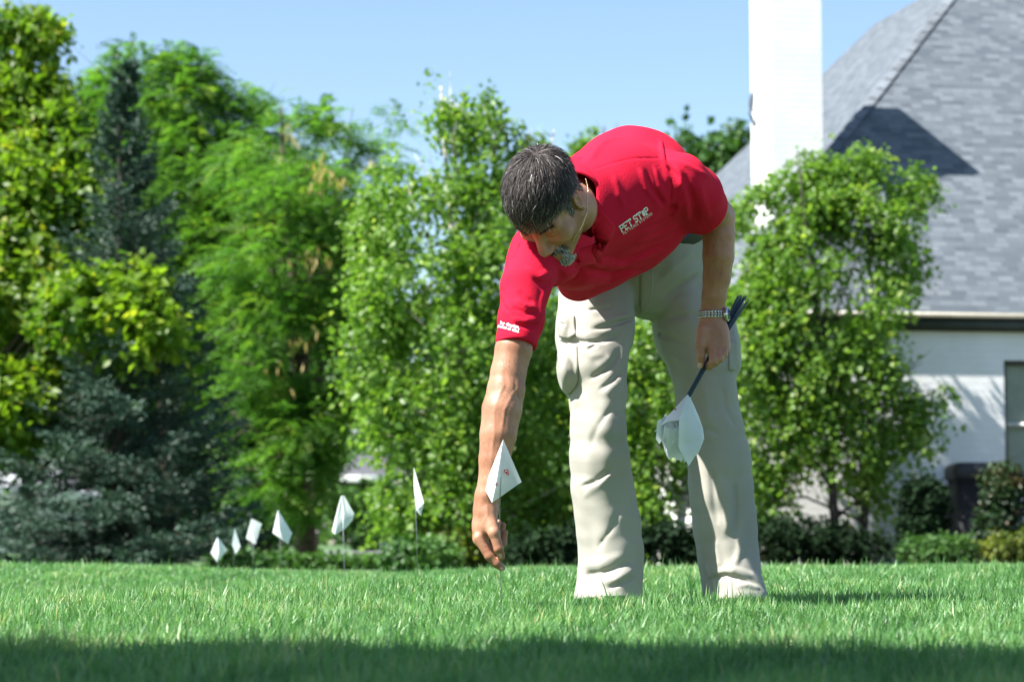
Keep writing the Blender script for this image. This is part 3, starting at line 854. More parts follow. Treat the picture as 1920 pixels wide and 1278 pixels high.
# belt
bl = SDF()
bl.loft([(WC - PU * 0.10, 0.1885, 0.1275, SV), (WC + PU * 0.10, 0.1885, 0.1275, SV)], k=0.01)
bl.plane(WC + PU * 0.040, PU); bl.plane(WC + PU * 0.004, -PU)
V, F = bl.mesh(np.array([0.10, 6.40, 0.72]), np.array([0.66, 6.95, 1.15]), 0.004)
tag(mesh("belt", V, F, m_belt, person), "black leather belt")
# shoes, mostly sunk in the grass
for (px, Y) in ((1142, 6.57), (1376, 6.66)):
    sh = SDF(); c = at(px, 1100, Y); c[2] = 0.003
    sh.loft([(c + (0, 0.09, 0.0), 0.036, 0.034, X1), (c, 0.042, 0.032, X1), (c + (0, -0.06, -0.006), 0.043, 0.025, X1)], k=0.02)
    V, F = sh.mesh(c - 0.2, c + 0.2, 0.006)
    mesh("shoe", V, F, m_shoe, person)

# ---- polo shirt
s = SDF()
TS = unit(SHL - SHR)
BK = unit(np.cross(TS, unit(NB - at(1200, 400, 6.45))));
BK = BK if BK[2] > 0 else -BK                # towards the back of the torso
s.loft([(WC - PU * 0.07, 0.174, 0.114, SV), (WC + PU * 0.03, 0.182, 0.122, SV), (at(1190, 420, 6.48), 0.205, 0.150, (0.9, 0.05, 0.40)), (at(1162, 390, 6.26), 0.190, 0.158, TS),
        (at(1128, 378, 6.10), 0.165, 0.125, TS), (at(1098, 370, 6.00), 0.085, 0.085, TS)], k=0.06)
s.ell(at(1192, 335, 6.27), (0.135, 0.13, 0.13), k=0.07)                          # rounded upper back
s.cap(SHR + (0.03, 0.03, 0.0), at(1120, 400, 6.04), 0.075, 0.085, k=0.06)
s.cap(SHL + (-0.03, 0.02, -0.015), at(1150, 360, 6.10), 0.066, 0.090, k=0.06)
s.ell(at(1110, 485, 6.25), (0.100, 0.16, 0.075), np.stack([TS, np.cross(BK, TS), BK]), k=0.06)    # cloth hanging off the belly
s.ell(at(1075, 500, 6.12), (0.075, 0.10, 0.060), k=0.05)
# sleeves
s.loft([(SHR + (0.005, 0.01, 0.01), 0.070, 0.072, X1), st(985, 540, 5.80, 94, 0.068), st(976, 600, 5.765, 84, 0.062), st(968, 640, 5.745, 74, 0.056), st(964, 668, 5.74, 72, 0.054)], k=0.03, kseg=0.012)
SE = at(1336, 418, 6.27)
s.loft([(SHL + (0, 0, -0.008), 0.066, 0.068, X1), (at(1304, 362, 6.165), 0.060, 0.066, (0.75, 0, 0.66)), (at(1322, 392, 6.235), 0.052, 0.062, (0.75, 0, 0.66)), (SE, 0.050, 0.060, (0.75, 0, 0.66))], k=0.04)
SH = [
 ([(1110,320),(1140,308),(1186,297),(1249,297)], -0.0022, 0.0028), ([(1245,256),(1249,297),(1259,345),(1257,385)], -0.004, 0.004),
 ([(1240,262),(1243,300),(1250,340)], 0.005, 0.008),
 ([(1256,390),(1262,392),(1268,386)], -0.020, 0.009), ([(1212,318),(1222,352),(1245,383)], -0.010, 0.007), ([(1200,318),(1212,355),(1236,388)], 0.008, 0.008),
 ([(1228,315),(1236,350),(1252,382)], 0.007, 0.007), ([(1150,330),(1160,365),(1170,392)], 0.005, 0.010),
 ([(1283,325),(1292,350),(1302,385),(1306,418)], -0.012, 0.011), ([(1268,310),(1276,345),(1286,385),(1290,410)], 0.008, 0.010),
 ([(1256,300),(1285,310),(1315,325),(1335,338)], 0.006, 0.008), ([(1252,312),(1270,330),(1280,350)], -0.006, 0.007),
 ([(1310,345),(1318,375),(1328,410)], 0.005, 0.010), ([(1275,375),(1268,398),(1262,405)], 0.007, 0.007),
 ([(1070,498),(1110,508),(1150,512),(1205,504)], -0.008, 0.011), ([(1080,478),(1120,492),(1170,495),(1235,470)], 0.008, 0.014),
 ([(1130,500),(1190,480),(1250,455)], -0.005, 0.010), ([(1090,525),(1140,528),(1190,510)], 0.007, 0.012),
 ([(1045,460),(1075,485),(1105,500)], -0.007, 0.010), ([(1040,490),(1060,510),(1085,525)], 0.006, 0.010),
 ([(1205,430),(1235,418),(1275,398)], -0.005, 0.010), ([(1190,455),(1235,440),(1275,420)], 0.005, 0.012),
 ([(952,440),(953,465),(958,488)], -0.008, 0.004), ([(977,455),(969,472),(959,489)], -0.007, 0.0028),
 ([(934,520),(940,545),(952,560)], -0.005, 0.0045), ([(938,558),(945,575),(955,585)], -0.005, 0.0045),
 ([(972,545),(985,557),(1000,568)], -0.006, 0.006), ([(968,562),(985,572),(1002,578)], 0.006, 0.006),
 ([(960,575),(985,588),(1008,585)], -0.005, 0.006), ([(958,598),(985,602),(1010,600)], 0.006, 0.007),
 ([(965,608),(990,612),(1010,606)], -0.007, 0.006), ([(1000,520),(1015,535),(1035,530)], -0.007, 0.008), ([(985,500),(1010,520),(1030,510)], 0.006, 0.010),
 ([(925,621),(940,629),(970,636),(1006,640)], -0.0030, 0.0028),
 ([(1020,545),(1014,570),(1012,600)], 0.006, 0.007),
 ([(1105,300),(1130,270),(1165,258)], 0.004, 0.012),
 # placket
 ([(1108,455),(1115,478),(1125,492)], -0.004, 0.004), ([(1098,470),(1112,488),(1126,496)], -0.003, 0.003),
]
pix = [q for ln_, _, _ in SH for q in ln_]
hp = s.hits(pix, 5.3); i = 0
for ln_, A, sg in SH:
    s.stroke(hp[i:i+len(ln_)], A * 1.6, sg * 0.75); i += len(ln_)
s.wave(cloth_noise(11, 0.0028, 34))
# hems and openings
s.plane(at(965, 650, 5.745), at(963, 700, 5.735) - at(972, 570, 5.78))
s.cap(at(970, 600, 5.765), at(962, 690, 5.735), 0.041, 0.0435, k=0.004, op='s')
sd = unit(SE - at(1304, 362, 6.165))
s.plane(at(1325, 396, 6.235) + sd * 0.010, unit(sd + np.array([0.45, 0, 0.1])))
s.cap(at(1328, 392, 6.235), at(1346, 428, 6.29), 0.047, 0.052, k=0.004, op='s')
s.plane(WC - PU * 0.05, -PU)
s.loft([(H(0, -0.045, -0.03), 0.070, 0.074, HL), (NB + NAX * 0.03, 0.066, 0.068, HL), (NB - NAX * 0.03 - BK * 0.02, 0.056, 0.055, HL)], k=0.008, op='s')
s.cap(at(1108, 430, 5.90), at(1116, 470, 5.99), 0.030, 0.010, k=0.006, op='s')
SHV, SHF = s.mesh(np.array([-0.10, 5.60, 0.60]), np.array([0.66, 6.86, 1.28]), 0.0030)
SHV = relax(SHV, SHF, 1, 0.35)
shirt = mesh("polo_shirt", SHV, SHF, m_shirt, person)
tag(shirt, "red short sleeved polo shirt with white print on the chest")

cs = SDF()
cs.loft([(NB - NAX * 0.03, 0.098, 0.096, HL), (NB + NAX * 0.03, 0.083, 0.085, HL), (NB + NAX * 0.10, 0.074, 0.076, HL)], k=0.01)
cs.loft([(NB - NAX * 0.08, 0.086, 0.086, HL), (NB + NAX * 0.03, 0.073, 0.075, HL), (NB + NAX * 0.14, 0.066, 0.068, HL)], k=0.004, op='s')
cs.plane(NB + NAX * 0.078, unit(NAX + 0.30 * BK * -1)); cs.plane(NB - NAX * 0.035, -NAX)
cs.cap(NB + NAX * 0.02 - BK * 0.03 - TS * 0.02, NB + NAX * 0.03 - BK * 0.14 - TS * 0.045, 0.012, 0.05, k=0.004, op='s')
V, F = cs.mesh(NB - 0.17, NB + 0.17, 0.003)
mesh("collar", V, F, m_shirt, shirt)

def on_shirt(pix, off):
    q = s.hits(pix, 5.3)
    q2 = q.astype(float)
    return q2 + s.grad(q, 0.004) * off
def sheet(pix_poly, off, thick, name, mat, parent, step=3.0, srf=None, y0=5.3):
    """a flap of cloth lying over the shirt, outlined in photo pixels, with real thickness"""
    poly = np.asarray(pix_poly, float); c = poly.mean(0)
    # dense outline and inner rings
    out = []
    for a_, b_ in zip(poly, np.roll(poly, -1, 0)):
        n = max(int(np.linalg.norm(b_ - a_) / step), 1)
        out += [a_ + (b_ - a_) * i / n for i in range(n)]
    out = np.array(out); rings = [c + (out - c) * f for f in (1.0, 0.8, 0.55, 0.25)]
    A = np.concatenate(rings); m = len(out)
    offs = np.concatenate([np.full(m, off * f) for f in (1.0, 0.95, 0.85, 0.75)])
    srf = srf or s; P = srf.hits(A, y0).astype(float); g = srf.grad(P, 0.006)
    top = P + g * offs[:, None]; bot = top - g * thick
    F = []; k = len(A)
    for r in range(3):
        for i in range(m):
            j = (i + 1) % m
            F.append((r*m+i, r*m+j, (r+1)*m+j, (r+1)*m+i)); F.append((k+r*m+j, k+r*m+i, k+(r+1)*m+i, k+(r+1)*m+j))
    for i in range(m):
        j = (i + 1) % m; F.append((i, k+i, k+j, j))
    F.append(tuple(3*m + i for i in range(m))); F.append(tuple(k + 3*m + i for i in reversed(range(m))))
    return mesh(name, np.concatenate([top, bot]), F, mat, parent)

# print: letters drawn as strokes with slab ends, laid on the cloth
GL = {'P': [[(0,0),(0,1)], [(0,1),(.5,1),(.62,.88),(.62,.62),(.5,.5),(0,.5)]], 'E': [[(0,0),(0,1)], [(0,1),(.6,1)], [(0,.5),(.45,.5)], [(0,0),(.6,0)]],
      'T': [[(.4,0),(.4,1)], [(0,1),(.8,1)], [(0,1),(0,.8)], [(.8,1),(.8,.8)]], 'S': [[(.6,.85),(.45,1),(.15,1),(0,.85),(0,.62),(.15,.52),(.45,.48),(.6,.38),(.6,.15),(.45,0),(.15,0),(0,.15)]],
      'O': [[(.15,0),(0,.2),(0,.8),(.15,1),(.47,1),(.62,.8),(.62,.2),(.47,0),(.15,0)]], 'F': [[(0,0),(0,1)], [(0,1),(.6,1)], [(0,.5),(.45,.5)]],
      'N': [[(0,0),(0,1),(.6,0),(.6,1)]], 'C': [[(.6,.82),(.45,1),(.15,1),(0,.8),(0,.2),(.15,0),(.45,0),(.6,.18)]], 'Y': [[(0,1),(.3,.5),(.6,1)], [(.3,.5),(.3,0)]],
      'M': [[(0,0),(0,1),(.35,.4),(.7,1),(.7,0)]], '3': [[(0,.85),(.15,1),(.45,1),(.6,.85),(.6,.62),(.45,.52),(.2,.52)], [(.45,.52),(.6,.4),(.6,.15),(.45,0),(.15,0),(0,.15)]],
      '8': [[(.15,.52),(.02,.65),(.02,.88),(.15,1),(.45,1),(.58,.88),(.58,.65),(.45,.52),(.15,.52),(0,.38),(0,.15),(.15,0),(.45,0),(.6,.15),(.6,.38),(.45,.52)]],
      'a': [[(.05,.6),(.3,.68),(.5,.55),(.5,0)], [(.5,.4),(.15,.38),(0,.2),(.15,0),(.5,.12)]], 'b': [[(0,1),(0,0)], [(0,.5),(.3,.65),(.5,.45),(.5,.2),(.3,0),(0,.15)]],
      'c': [[(.5,.5),(.3,.66),(.05,.5),(.05,.15),(.3,0),(.5,.12)]], 'd': [[(.5,1),(.5,0)], [(.5,.5),(.2,.65),(0,.45),(0,.2),(.2,0),(.5,.15)]],
      'e': [[(0,.35),(.5,.35),(.4,.62),(.15,.65),(0,.4),(0,.2),(.2,0),(.48,.1)]], 'f': [[(.45,1),(.25,1),(.2,.8),(.2,0)], [(0,.62),(.42,.62)]],
      'g': [[(.5,.65),(.5,-.2),(.3,-.32),(.05,-.25)], [(.5,.5),(.2,.65),(0,.45),(0,.2),(.2,0),(.5,.15)]], 'i': [[(.1,0),(.1,.65)], [(.1,.85),(.1,.95)]],
      'm': [[(0,0),(0,.65)], [(0,.5),(.2,.65),(.35,.5),(.35,0)], [(.35,.5),(.55,.65),(.7,.5),(.7,0)]], 'n': [[(0,0),(0,.65)], [(0,.45),(.25,.65),(.48,.45),(.48,0)]],
      'o': [[(.2,0),(0,.2),(0,.45),(.2,.65),(.35,.65),(.52,.45),(.52,.2),(.35,0),(.2,0)]], 'p': [[(0,.65),(0,-.3)], [(0,.5),(.3,.65),(.5,.45),(.5,.2),(.3,0),(0,.15)]],
      's': [[(.45,.55),(.25,.66),(.05,.52),(.1,.38),(.4,.28),(.45,.12),(.25,0),(.02,.1)]], 'y': [[(0,.65),(.25,.05)], [(.5,.65),(.15,-.3)]], ',': [[(.1,.05),(.02,-.15)]], '.': [[(.05,0),(.1,.06)]],
      '*': [[(.15,.1),(.1,.55),(.35,.72),(.55,.5),(.5,.15),(.15,.1)], [(.1,.8),(.2,.9)], [(.45,.9),(.55,.8)], [(.3,.3),(.3,.45)]]}
def lettering(text, org, ux, uy, h, wt, gap=0.28, slab=0.0, wide=1.0):
    """strokes in the plane given by pixel axes -> quads (pixel coordinates)"""
    org = np.asarray(org, float); ux = np.asarray(ux, float); uy = np.asarray(uy, float)
    Q = []; x = 0.0
    for ch in text:
        if ch == ' ': x += 0.45; continue
        G = GL[ch]; w = max(q[0] for ln_ in G for q in ln_)
        for ln_ in G:
            for a_, b_ in zip(ln_[:-1], ln_[1:]):
                a_ = np.array(a_, float); b_ = np.array(b_, float); d = b_ - a_; L_ = np.linalg.norm(d)
                if L_ < 1e-6: continue
                d /= L_; nn = np.array([-d[1], d[0]]) * wt; a2 = a_ - d * wt * 0.8; b2 = b_ + d * wt * 0.8
                Q.append([a2 + nn + (x, 0), a2 - nn + (x, 0), b2 - nn + (x, 0), b2 + nn + (x, 0)])
            if slab:
                for e_ in (ln_[0], ln_[-1]):
                    if e_[1] in (0, 1) and len(ln_) == 2 and ln_[0][0] == ln_[1][0]:
                        Q.append([np.array((x + e_[0] + dx, e_[1] + dy)) for dx, dy in ((-slab, -wt), (slab, -wt), (slab, wt), (-slab, wt))])
        x += w + gap
    Q = np.array(Q).reshape(-1, 2)
    return org + (Q[:, :1] * wide * ux + Q[:, 1:] * uy) * h
def print_on(surf_fn, name, runs, mat, parent, off=0.0014):
    P = np.concatenate(runs); V = surf_fn(P, off)
    F = np.arange(len(P), dtype=np.int32).reshape(-1, 4)
    # nudge every stroke by a hair so that crossing strokes never share a plane
    return mesh(name, V, F, mat, parent, smooth=False)
def sunk(V, n): return V
lg = []
ux = unit([64, -45]); uy = unit([-30, -58])
for ch_run in [lettering("PET ST*P", (1166, 434), ux, uy, 11.2, 0.095, 0.26, 0.17, 0.84), lettering("PET FENCE SYSTEMS", (1169, 439.5), ux, np.array([-.42,-.9]), 4.4, 0.075, 0.5, 0, 0.85)]:
    lg.append(ch_run)
def shirt_print(P, off):
    V = on_shirt(P, off); k = np.repeat(np.arange(len(V) // 4), 4) % 17
    return V + s.grad(V, 0.004) * (k * 0.00003)[:, None]
tag(print_on(shirt_print, "lettering", lg, m_print, shirt), "white slab lettering on the chest")
ux2 = unit([34, 10]); uy2 = unit([4, -20])
tag(print_on(shirt_print, "lettering", [lettering("by design,", (939, 607), ux2, uy2, 5.5, 0.10, 0.3), lettering("peace of mind.", (935, 613), ux2, uy2, 5.5, 0.10, 0.3, wide=0.75)], m_print, shirt), "small white lettering on the sleeve")
# collar flaps and placket edge
sheet([(1101,350),(1112,372),(1120,392),(1132,408),(1145,424),(1139,440),(1128,455),(1119,468),(1113,455),(1112,430),(1106,400),(1098,370)], 0.018, 0.006, "collar", m_rib, shirt)
sheet([(1070,445),(1088,447),(1108,454),(1092,462),(1072,470),(1056,474),(1058,458)], 0.022, 0.006, "collar", m_rib, shirt)
sheet([(1113,460),(1119,474),(1127,492),(1120,489),(1110,470)], 0.004, 0.003, "placket", m_shirt, shirt)

# trouser details: cargo pocket and flap, waistband loop, fly, side seam, hem bands
sheet([(1050,640),(1066,644),(1083,648),(1085,690),(1084,712),(1078,728),(1066,738),(1056,728),(1050,700),(1048,668)], 0.0055, 0.006, "cargo_pocket", m_trou, trousers, 4, p, 5.9)
sheet([(1050,585),(1062,586),(1078,592),(1080,628),(1068,636),(1052,632),(1049,610)], 0.0060, 0.005, "pocket_flap", m_trou, trousers, 4, p, 5.9)
sheet([(1366,640),(1378,640),(1380,676),(1377,694),(1366,694)], 0.0045, 0.005, "cargo_pocket", m_trou, trousers, 4, p, 5.9)
sheet([(1201,500),(1224,500),(1225,545),(1219,572),(1207,588),(1201,590)], 0.0026, 0.003, "fly", m_trou, trousers, 4, p, 5.9)
# ---- necklace and watch
ch = [at(1098, 335, 5.86), at(1102, 352, 5.835), at(1102, 372, 5.815), at(1100, 392, 5.80), at(1096, 410, 5.79), at(1089, 427, 5.785), at(1080, 441, 5.79), at(1068, 450, 5.81)]
cur = []
for i in range(len(ch) - 1):
    for q in np.linspace(0, 1, 14, endpoint=False):
        p0 = ch[max(i-1,0)]; p1 = ch[i]; p2 = ch[i+1]; p3 = ch[min(i+2, len(ch)-1)]
        cur.append(0.5 * ((2*p1) + (-p0+p2)*q + (2*p0-5*p1+4*p2-p3)*q*q + (-p0+3*p1-3*p2+p3)*q**3))
cur = np.array(cur); dd = b.ev(cur); cur = cur + b.grad(cur, 0.003) * np.clip(0.0022 - dd, 0, 0.02)[:, None]
m_ = MB(); m_.tube(list(cur), [0.0009 + 0.0006 * (i % 3 == 0) for i in range(len(cur))], 6)
tag(m_.build("necklace", m_gold, person, True), "thin gold chain")
WCN = at(1336, 590, 6.34); wa, wb = S(25.5, 6.34), 0.0325
mb1 = MB(); mb2 = MB()
for k in range(26):
    th = 2 * math.pi * k / 26
    c = WCN + np.array([wa * math.cos(th), wb * math.sin(th), 0.0])
    rad = unit([math.cos(th) / wa, math.sin(th) / wb, 0]); tn = np.array([-rad[1], rad[0], 0])
    R = np.stack([tn, rad, [0, 0, 1]], 1)
    if abs((th - 5.95 + math.pi) % (2*math.pi) - math.pi) < 0.30: continue
    mb1.box((-0.0031, -0.0016, 0.0030), (0.0031, 0.0016, 0.0095), R, c)
    mb1.box((-0.0031, -0.0016, -0.0095), (0.0031, 0.0016, -0.0030), R, c)
    mb1.box((-0.0024, -0.0020, -0.0026), (0.0036, 0.0022, 0.0026), R, c)
watch = mb1.build("wristwatch", m_steel, person); tag(watch, "steel link wristwatch with dark dial")
th = 5.95; rad = unit([math.cos(th), math.sin(th), 0]); c = WCN + np.array([wa * math.cos(th), wb * math.sin(th), 0])
mbc = MB(); mbc.tube([c - rad*0.002, c + rad*0.006, c + rad*0.0085], [0.0185, 0.0185, 0.0165], 28); mbc.build("watch_case", m_steel, watch, True)
mbd = MB(); mbd.tube([c + rad*0.0080, c + rad*0.0092], [0.0145, 0.0145], 28); mbd.build("watch_dial", m_dial, watch)
mbh = MB(); up = np.array([0,0,1.0]); sdw = np.cross(rad, up)
for a_, l_h in ((0.6, 0.008), (2.4, 0.011)):
    dv = up * math.cos(a_) + sdw * math.sin(a_); mbh.tube([c + rad*0.0098, c + rad*0.0098 + dv*l_h], 0.0005, 4)
for k in range(12):
    a_ = k * math.pi / 6; dv = up * math.cos(a_) + sdw * math.sin(a_); mbh.tube([c + rad*0.0096 + dv*0.0112, c + rad*0.0096 + dv*0.0132], 0.0005, 4)
mbh.build("watch_hands", m_steel, watch)
# ------------------------------------------------------------------ marker flags
m_flag, nt, N, L, B = mat_new("white_flag_film")
B.inputs['Base Color'].default_value = (0.80, 0.82, 0.83, 1); B.inputs['Roughness'].default_value = 0.35
t_ = nd(N, "ShaderNodeBsdfTranslucent"); t_.inputs[0].default_value = (0.75, 0.82, 0.84, 1)
x_ = nd(N, "ShaderNodeMixShader"); x_.inputs[0].default_value = 0.32
L.new(B.outputs[0], x_.inputs[1]); L.new(t_.outputs[0], x_.inputs[2]); L.new(x_.outputs[0], N["Material Output"].inputs[0])
m_wire = simple_mat("painted_wire", (0.020, 0.045, 0.065), 0.35)
m_wire_bright = simple_mat("bare_wire", (0.30, 0.32, 0.33), 0.35, metal=0.8)
m_redink = simple_mat("red_ink", (0.55, 0.03, 0.04), 0.6)

def sheet_mesh(name, facets, parent, mat=None, bulge=0.004):
    """facets: quads of corners; each becomes a slightly curved grid; shared edges stay together"""
    V = []; F = []; n = 5
    for q in facets:
        q = [np.asarray(c, float) for c in q]
        if len(q) == 3: q = q + [q[2]]
        nr = np.cross(q[1] - q[0], q[2] - q[0]); nr = nr / (np.linalg.norm(nr) + 1e-9)
        o = len(V)
        for i in range(n + 1):
            for j in range(n + 1):
                u, v = i / n, j / n
                V.append((1-u)*(1-v)*q[0] + u*(1-v)*q[1] + u*v*q[2] + (1-u)*v*q[3] + nr * bulge * 16 * u*(1-u)*v*(1-v))
        for i in range(n):
            for j in range(n):
                a = o + i*(n+1) + j; F.append((a, a + n + 1, a + n + 2, a + 1))
    return mesh(name, np.array(V), F, mat or m_flag, parent)

def flag(label, base, wire, facets, group=None, wmat=None, wr=0.0011):
    e = empty("marker_flag", base, label, "marker flag", group)
    mb = MB(); mb.tube(wire, wr, 6); mb.build("wire", wmat or m_wire_bright, e, True)
    return e, sheet_mesh("flag_sheet", facets, e)

# the flag being pushed in: its wire runs between thumb and index finger
YF = 5.63
wtop = at(940, 835, 5.637); wb = at(939.5, 1078, 5.665); wb[2] = float(ground_z(wb[0], wb[1])) - 0.03
A = at(943.5, 823, 5.640); Rg = at(930, 907, 5.615); Rt = at(978, 903, 5.650); Bo = at(922.5, 942, 5.632); Lf = at(907.5, 913, 5.665)
e, sh = flag("white flag with red print, its wire pinched by the lowered right hand", wb,
     [wtop, at(938.8, 905, 5.628), at(937.2, 945, 5.634), at(937.0, 985, 5.655), at(939, 1046, 5.668), wb],
     [(A, Rg, Bo, Rt), (A, Lf, Bo, Rg)], "marker flags standing in the lawn")
# red print on its face
def fprint(P, off):
    V = []
    nr = unit(np.cross(Rt - A, Rg - A)); nr = nr if nr[1] < 0 else -nr
    for i, q in enumerate(P):
        D = ray(q[0], q[1]); O = np.array([0, 0, HC]); t = ((A - O) @ nr) / (D @ nr); V.append(O + D * t + nr * (0.0055 + 0.00003 * ((i // 4) % 13)))
    return np.array(V)
red = [lettering("OP", (943.2, 881), np.array([.18, .98]), np.array([.98, -.05]), 7.0, 0.12, 0.25, wide=0.95),
       lettering("38", (924.5, 905.5), np.array([.45, .9]), np.array([.85, -.35]), 5.2, 0.10, 0.3, wide=0.85)]
for q_ in red: print_on(fprint, "lettering", [q_], m_redink, sh)

def far_flag(label, Y, pts, facets, basepx, z_base=None):
    P = {k: at(x, y, Y + dy) for k, (x, y, dy) in pts.items()}
    bx, by = basepx; w0 = P['top']
    base = at(bx, by, Y); base[2] = float(ground_z(base[0], Y)) - 0.02
    e, s_ = flag(label, base, [w0, w0 * 0.45 + base * 0.55 + (0.002, 0, 0), base], [[P[k] for k in f] for f in facets], "marker flags standing in the lawn", wr=0.0012)
    return e
far_flag("tallest white flag of the row, folded narrow, nearest to the bending man's arm", 8.3,
    {'top': (776, 877, 0), 'a': (776, 875, 0), 'r': (795, 942, -.02), 'b': (781, 957, .01), 'l': (776, 920, .03), 't': (789, 967, .04)},
    [('a', 'l', 'b', 'r'), ('a', 'r', 't', 'b')], (784, 1075))
far_flag("broad white flag leaning left, between the narrow tall flag and the folded one", 10.0,
    {'top': (642, 930, 0), 'a': (639, 929, 0), 'a2': (645, 928, 0), 'r': (664, 962, .0), 'b': (628, 1002, .02), 'l': (622, 995, .03), 'q': (661, 974, .05), 's': (648, 990, .03)},
    [('a', 'l', 'b', 'a2'), ('a2', 'b', 's', 'r'), ('r', 's', 'q', 'r')], (648, 1078))
far_flag("white flag with a shaded fold down its left side, third from the man", 11.4,
    {'top': (522, 957, 0), 'a': (521, 955, 0), 'l': (511, 998, .03), 'm': (524, 990, -.02), 'r': (548, 999, .02), 'b': (540, 1020, .01), 'c': (530, 1012, -.005)},
    [('a', 'l', 'c', 'm'), ('a', 'm', 'b', 'r'), ('m', 'c', 'b', 'b')], (529, 1066))
far_flag("flat square white flag on a dark wire, fourth from the man", 12.6,
    {'top': (474, 1000, 0), 'a': (471, 971, 0), 'r': (491, 981, .0), 'b': (479, 1020, .01), 'l': (461, 1009, .02)},
    [('a', 'l', 'b', 'r')], (474, 1064))
far_flag("thin white flag seen edge on, in shade between two bright flags", 13.4,
    {'top': (440, 992, 0), 'a': (440, 989, 0), 'r': (451, 1024, .09), 'b': (442, 1038, .05), 'l': (435, 1020, -.06)},
    [('a', 'l', 'b', 'r')], (437, 1064))
far_flag("low white flag close to the grass, farthest from the man", 14.2,
    {'top': (409, 1010, 0), 'a': (408, 1006, 0), 'r': (426, 1030, .03), 'b': (407, 1053, .01), 'l': (395, 1036, .02), 'm': (410, 1035, -.03)},
    [('a', 'l', 'b', 'm'), ('a', 'm', 'b', 'r')], (405, 1062))

# the flags held in the left hand: a rolled bundle, each flag a thing of its own
W0 = at(1393, 558, 6.395); W1 = at(1289, 745, 6.297); wd = unit(W1 - W0)
sw = unit(np.cross(wd, (0, 1, 0))); sv = np.cross(wd, sw)
rb_ = np.random.default_rng(21)
RC = at(1259, 795, 6.270)                    # mouth of the roll
vx = np.array([1.0, 0, 0]); vz = unit(np.array([0, 0.55, 0.83])); vd = unit(np.array([0.20, 0.22, -0.95]))
ang = list(np.linspace(0, 2*math.pi, 9, endpoint=False))
for i in range(15):
    a = rb_.uniform(0, 6.28); r0 = 0.0155 * math.sqrt((i + .5) / 15); a = i * 2.399
    o0 = (sw * math.cos(a) * 1.15 + sv * math.sin(a) * 0.8) * r0; o1 = (sw * math.cos(a) + sv * math.sin(a)) * r0 * 0.42
    end = W0 + o0 - wd * rb_.uniform(-0.012, 0.012)
    lab = "white flags on dark wires in the rolled bundle held in the left hand"; grp = "flags held as a bundle"
    if i == 14: lab = "outermost white flag wrapped round the bundle held in the left hand"
    e = empty("marker_flag", W1, lab, "marker flag", grp)
    pts = [end, W0 * 0.62 + W1 * 0.38 + o0 * 0.55, W0 * 0.35 + W1 * 0.65 + o1, W1 + o1 * 0.9, RC * 0.55 + W1 * 0.45 + o1]
    mb = MB(); mb.tube(pts, 0.0015, 6); mb.build("wire", m_wire, e, True)
    if i == 14:
        Y0 = 6.285
        ap = at(1289, 739, 6.288); ap2 = at(1295, 743, 6.30)
        rg = at(1273.5, 787, 6.245); r1 = at(1305, 790, 6.305); r2 = at(1320, 823, 6.312); bt = at(1291.5, 873, 6.285); bm = at(1272, 838, 6.262); lf = at(1246, 786, 6.275); lt = at(1226, 810, 6.295); lr = at(1252, 790, 6.262)
        s1 = sheet_mesh("flag_sheet", [(ap, rg, r1, ap2), (rg, bm, r2, r1), (bm, bt, at(1305, 852, 6.30), r2), (ap, lf, lr, rg), (ap2, ap, lf, lf), (lf, lt, at(1240, 799, 6.285), lr)], e, bulge=0.002)
        ink = [lettering("P", (1267.5, 771), np.array([.8, -.5]), np.array([-.4, -.9]), 4.2, 0.13)]
        def iprint(P, off):
            nr = unit(np.cross(lf - ap, rg - ap)); nr = nr if nr[1] < 0 else -nr; V = []
            for q in P:
                D = ray(q[0], q[1]); O = np.array([0, 0, HC]); V.append(O + D * (((ap - O) @ nr) / (D @ nr)) + nr * 0.0036)
            return np.array(V)
        print_on(iprint, "lettering", ink, m_redink, s1)
        continue
    if i in (11, 12, 13):                      # sheets lying behind the outermost one, their edges showing past it
        k = i - 10; dx = (4.5, -2.0, 7.0)[k - 1]; dyp = (-5.0, 4.5, -10.0)[k - 1]; dd = 0.004 * k
        sheet_mesh("flag_sheet", [(at(1289.5, 742, 6.290 + dd), at(1275 + dx, 790 + dyp, 6.252 + dd), at(1304 + dx, 792 + dyp, 6.307 + dd), at(1295, 746, 6.302 + dd)),
                                  (at(1275 + dx, 790 + dyp, 6.252 + dd), at(1285 + dx, 862 + dyp, 6.283 + dd), at(1310 + dx * .6, 846 + dyp, 6.306 + dd), at(1304 + dx, 792 + dyp, 6.307 + dd))] +
                                 ([(at(1304 + dx, 792 + dyp, 6.307 + dd), at(1310 + dx * .6, 846 + dyp, 6.306 + dd), at(1316 + dx * .6, 832 + dyp, 6.315 + dd), at(1312 + dx * .8, 812 + dyp, 6.314 + dd))]), e, bulge=0.003)
        continue
    # an inner sheet: part of the spiral at the mouth of the roll, hanging out of it
    V = []; F = []; ns, ntt = 16, 5
    th0 = 0.9 + i * 0.55; span = rb_.uniform(2.2, 3.6); rr = 0.005 + 0.0016 * i; ln = rb_.uniform(0.052, 0.085)
    skew = rb_.uniform(-0.12, 0.12); fr = rb_.uniform(1.2, 2.4)
    for a_ in range(ns + 1):
        s_ = a_ / ns; th = th0 + span * s_; r = rr * (1 + 0.12 * math.sin(fr * 6 * s_)) * (1.0 + 0.35 * s_)
        c = RC + vx * (r * 1.15 * math.cos(th)) + vz * (r * math.sin(th))
        for b_ in range(ntt + 1):
            t = b_ / ntt
            edge = ln * (0.80 + 0.34 * math.cos(math.pi * (s_ - 0.5) * 1.3) + 0.10 * (1 if (a_ % 2) else -1) * rb_.uniform(0, 1))
            V.append(c + vd * edge * t + vx * (skew * ln * t + 0.010 * math.cos(th) * t) + np.array([0, -0.012 * math.sin(th) * t, 0]) - vx * 0.004)
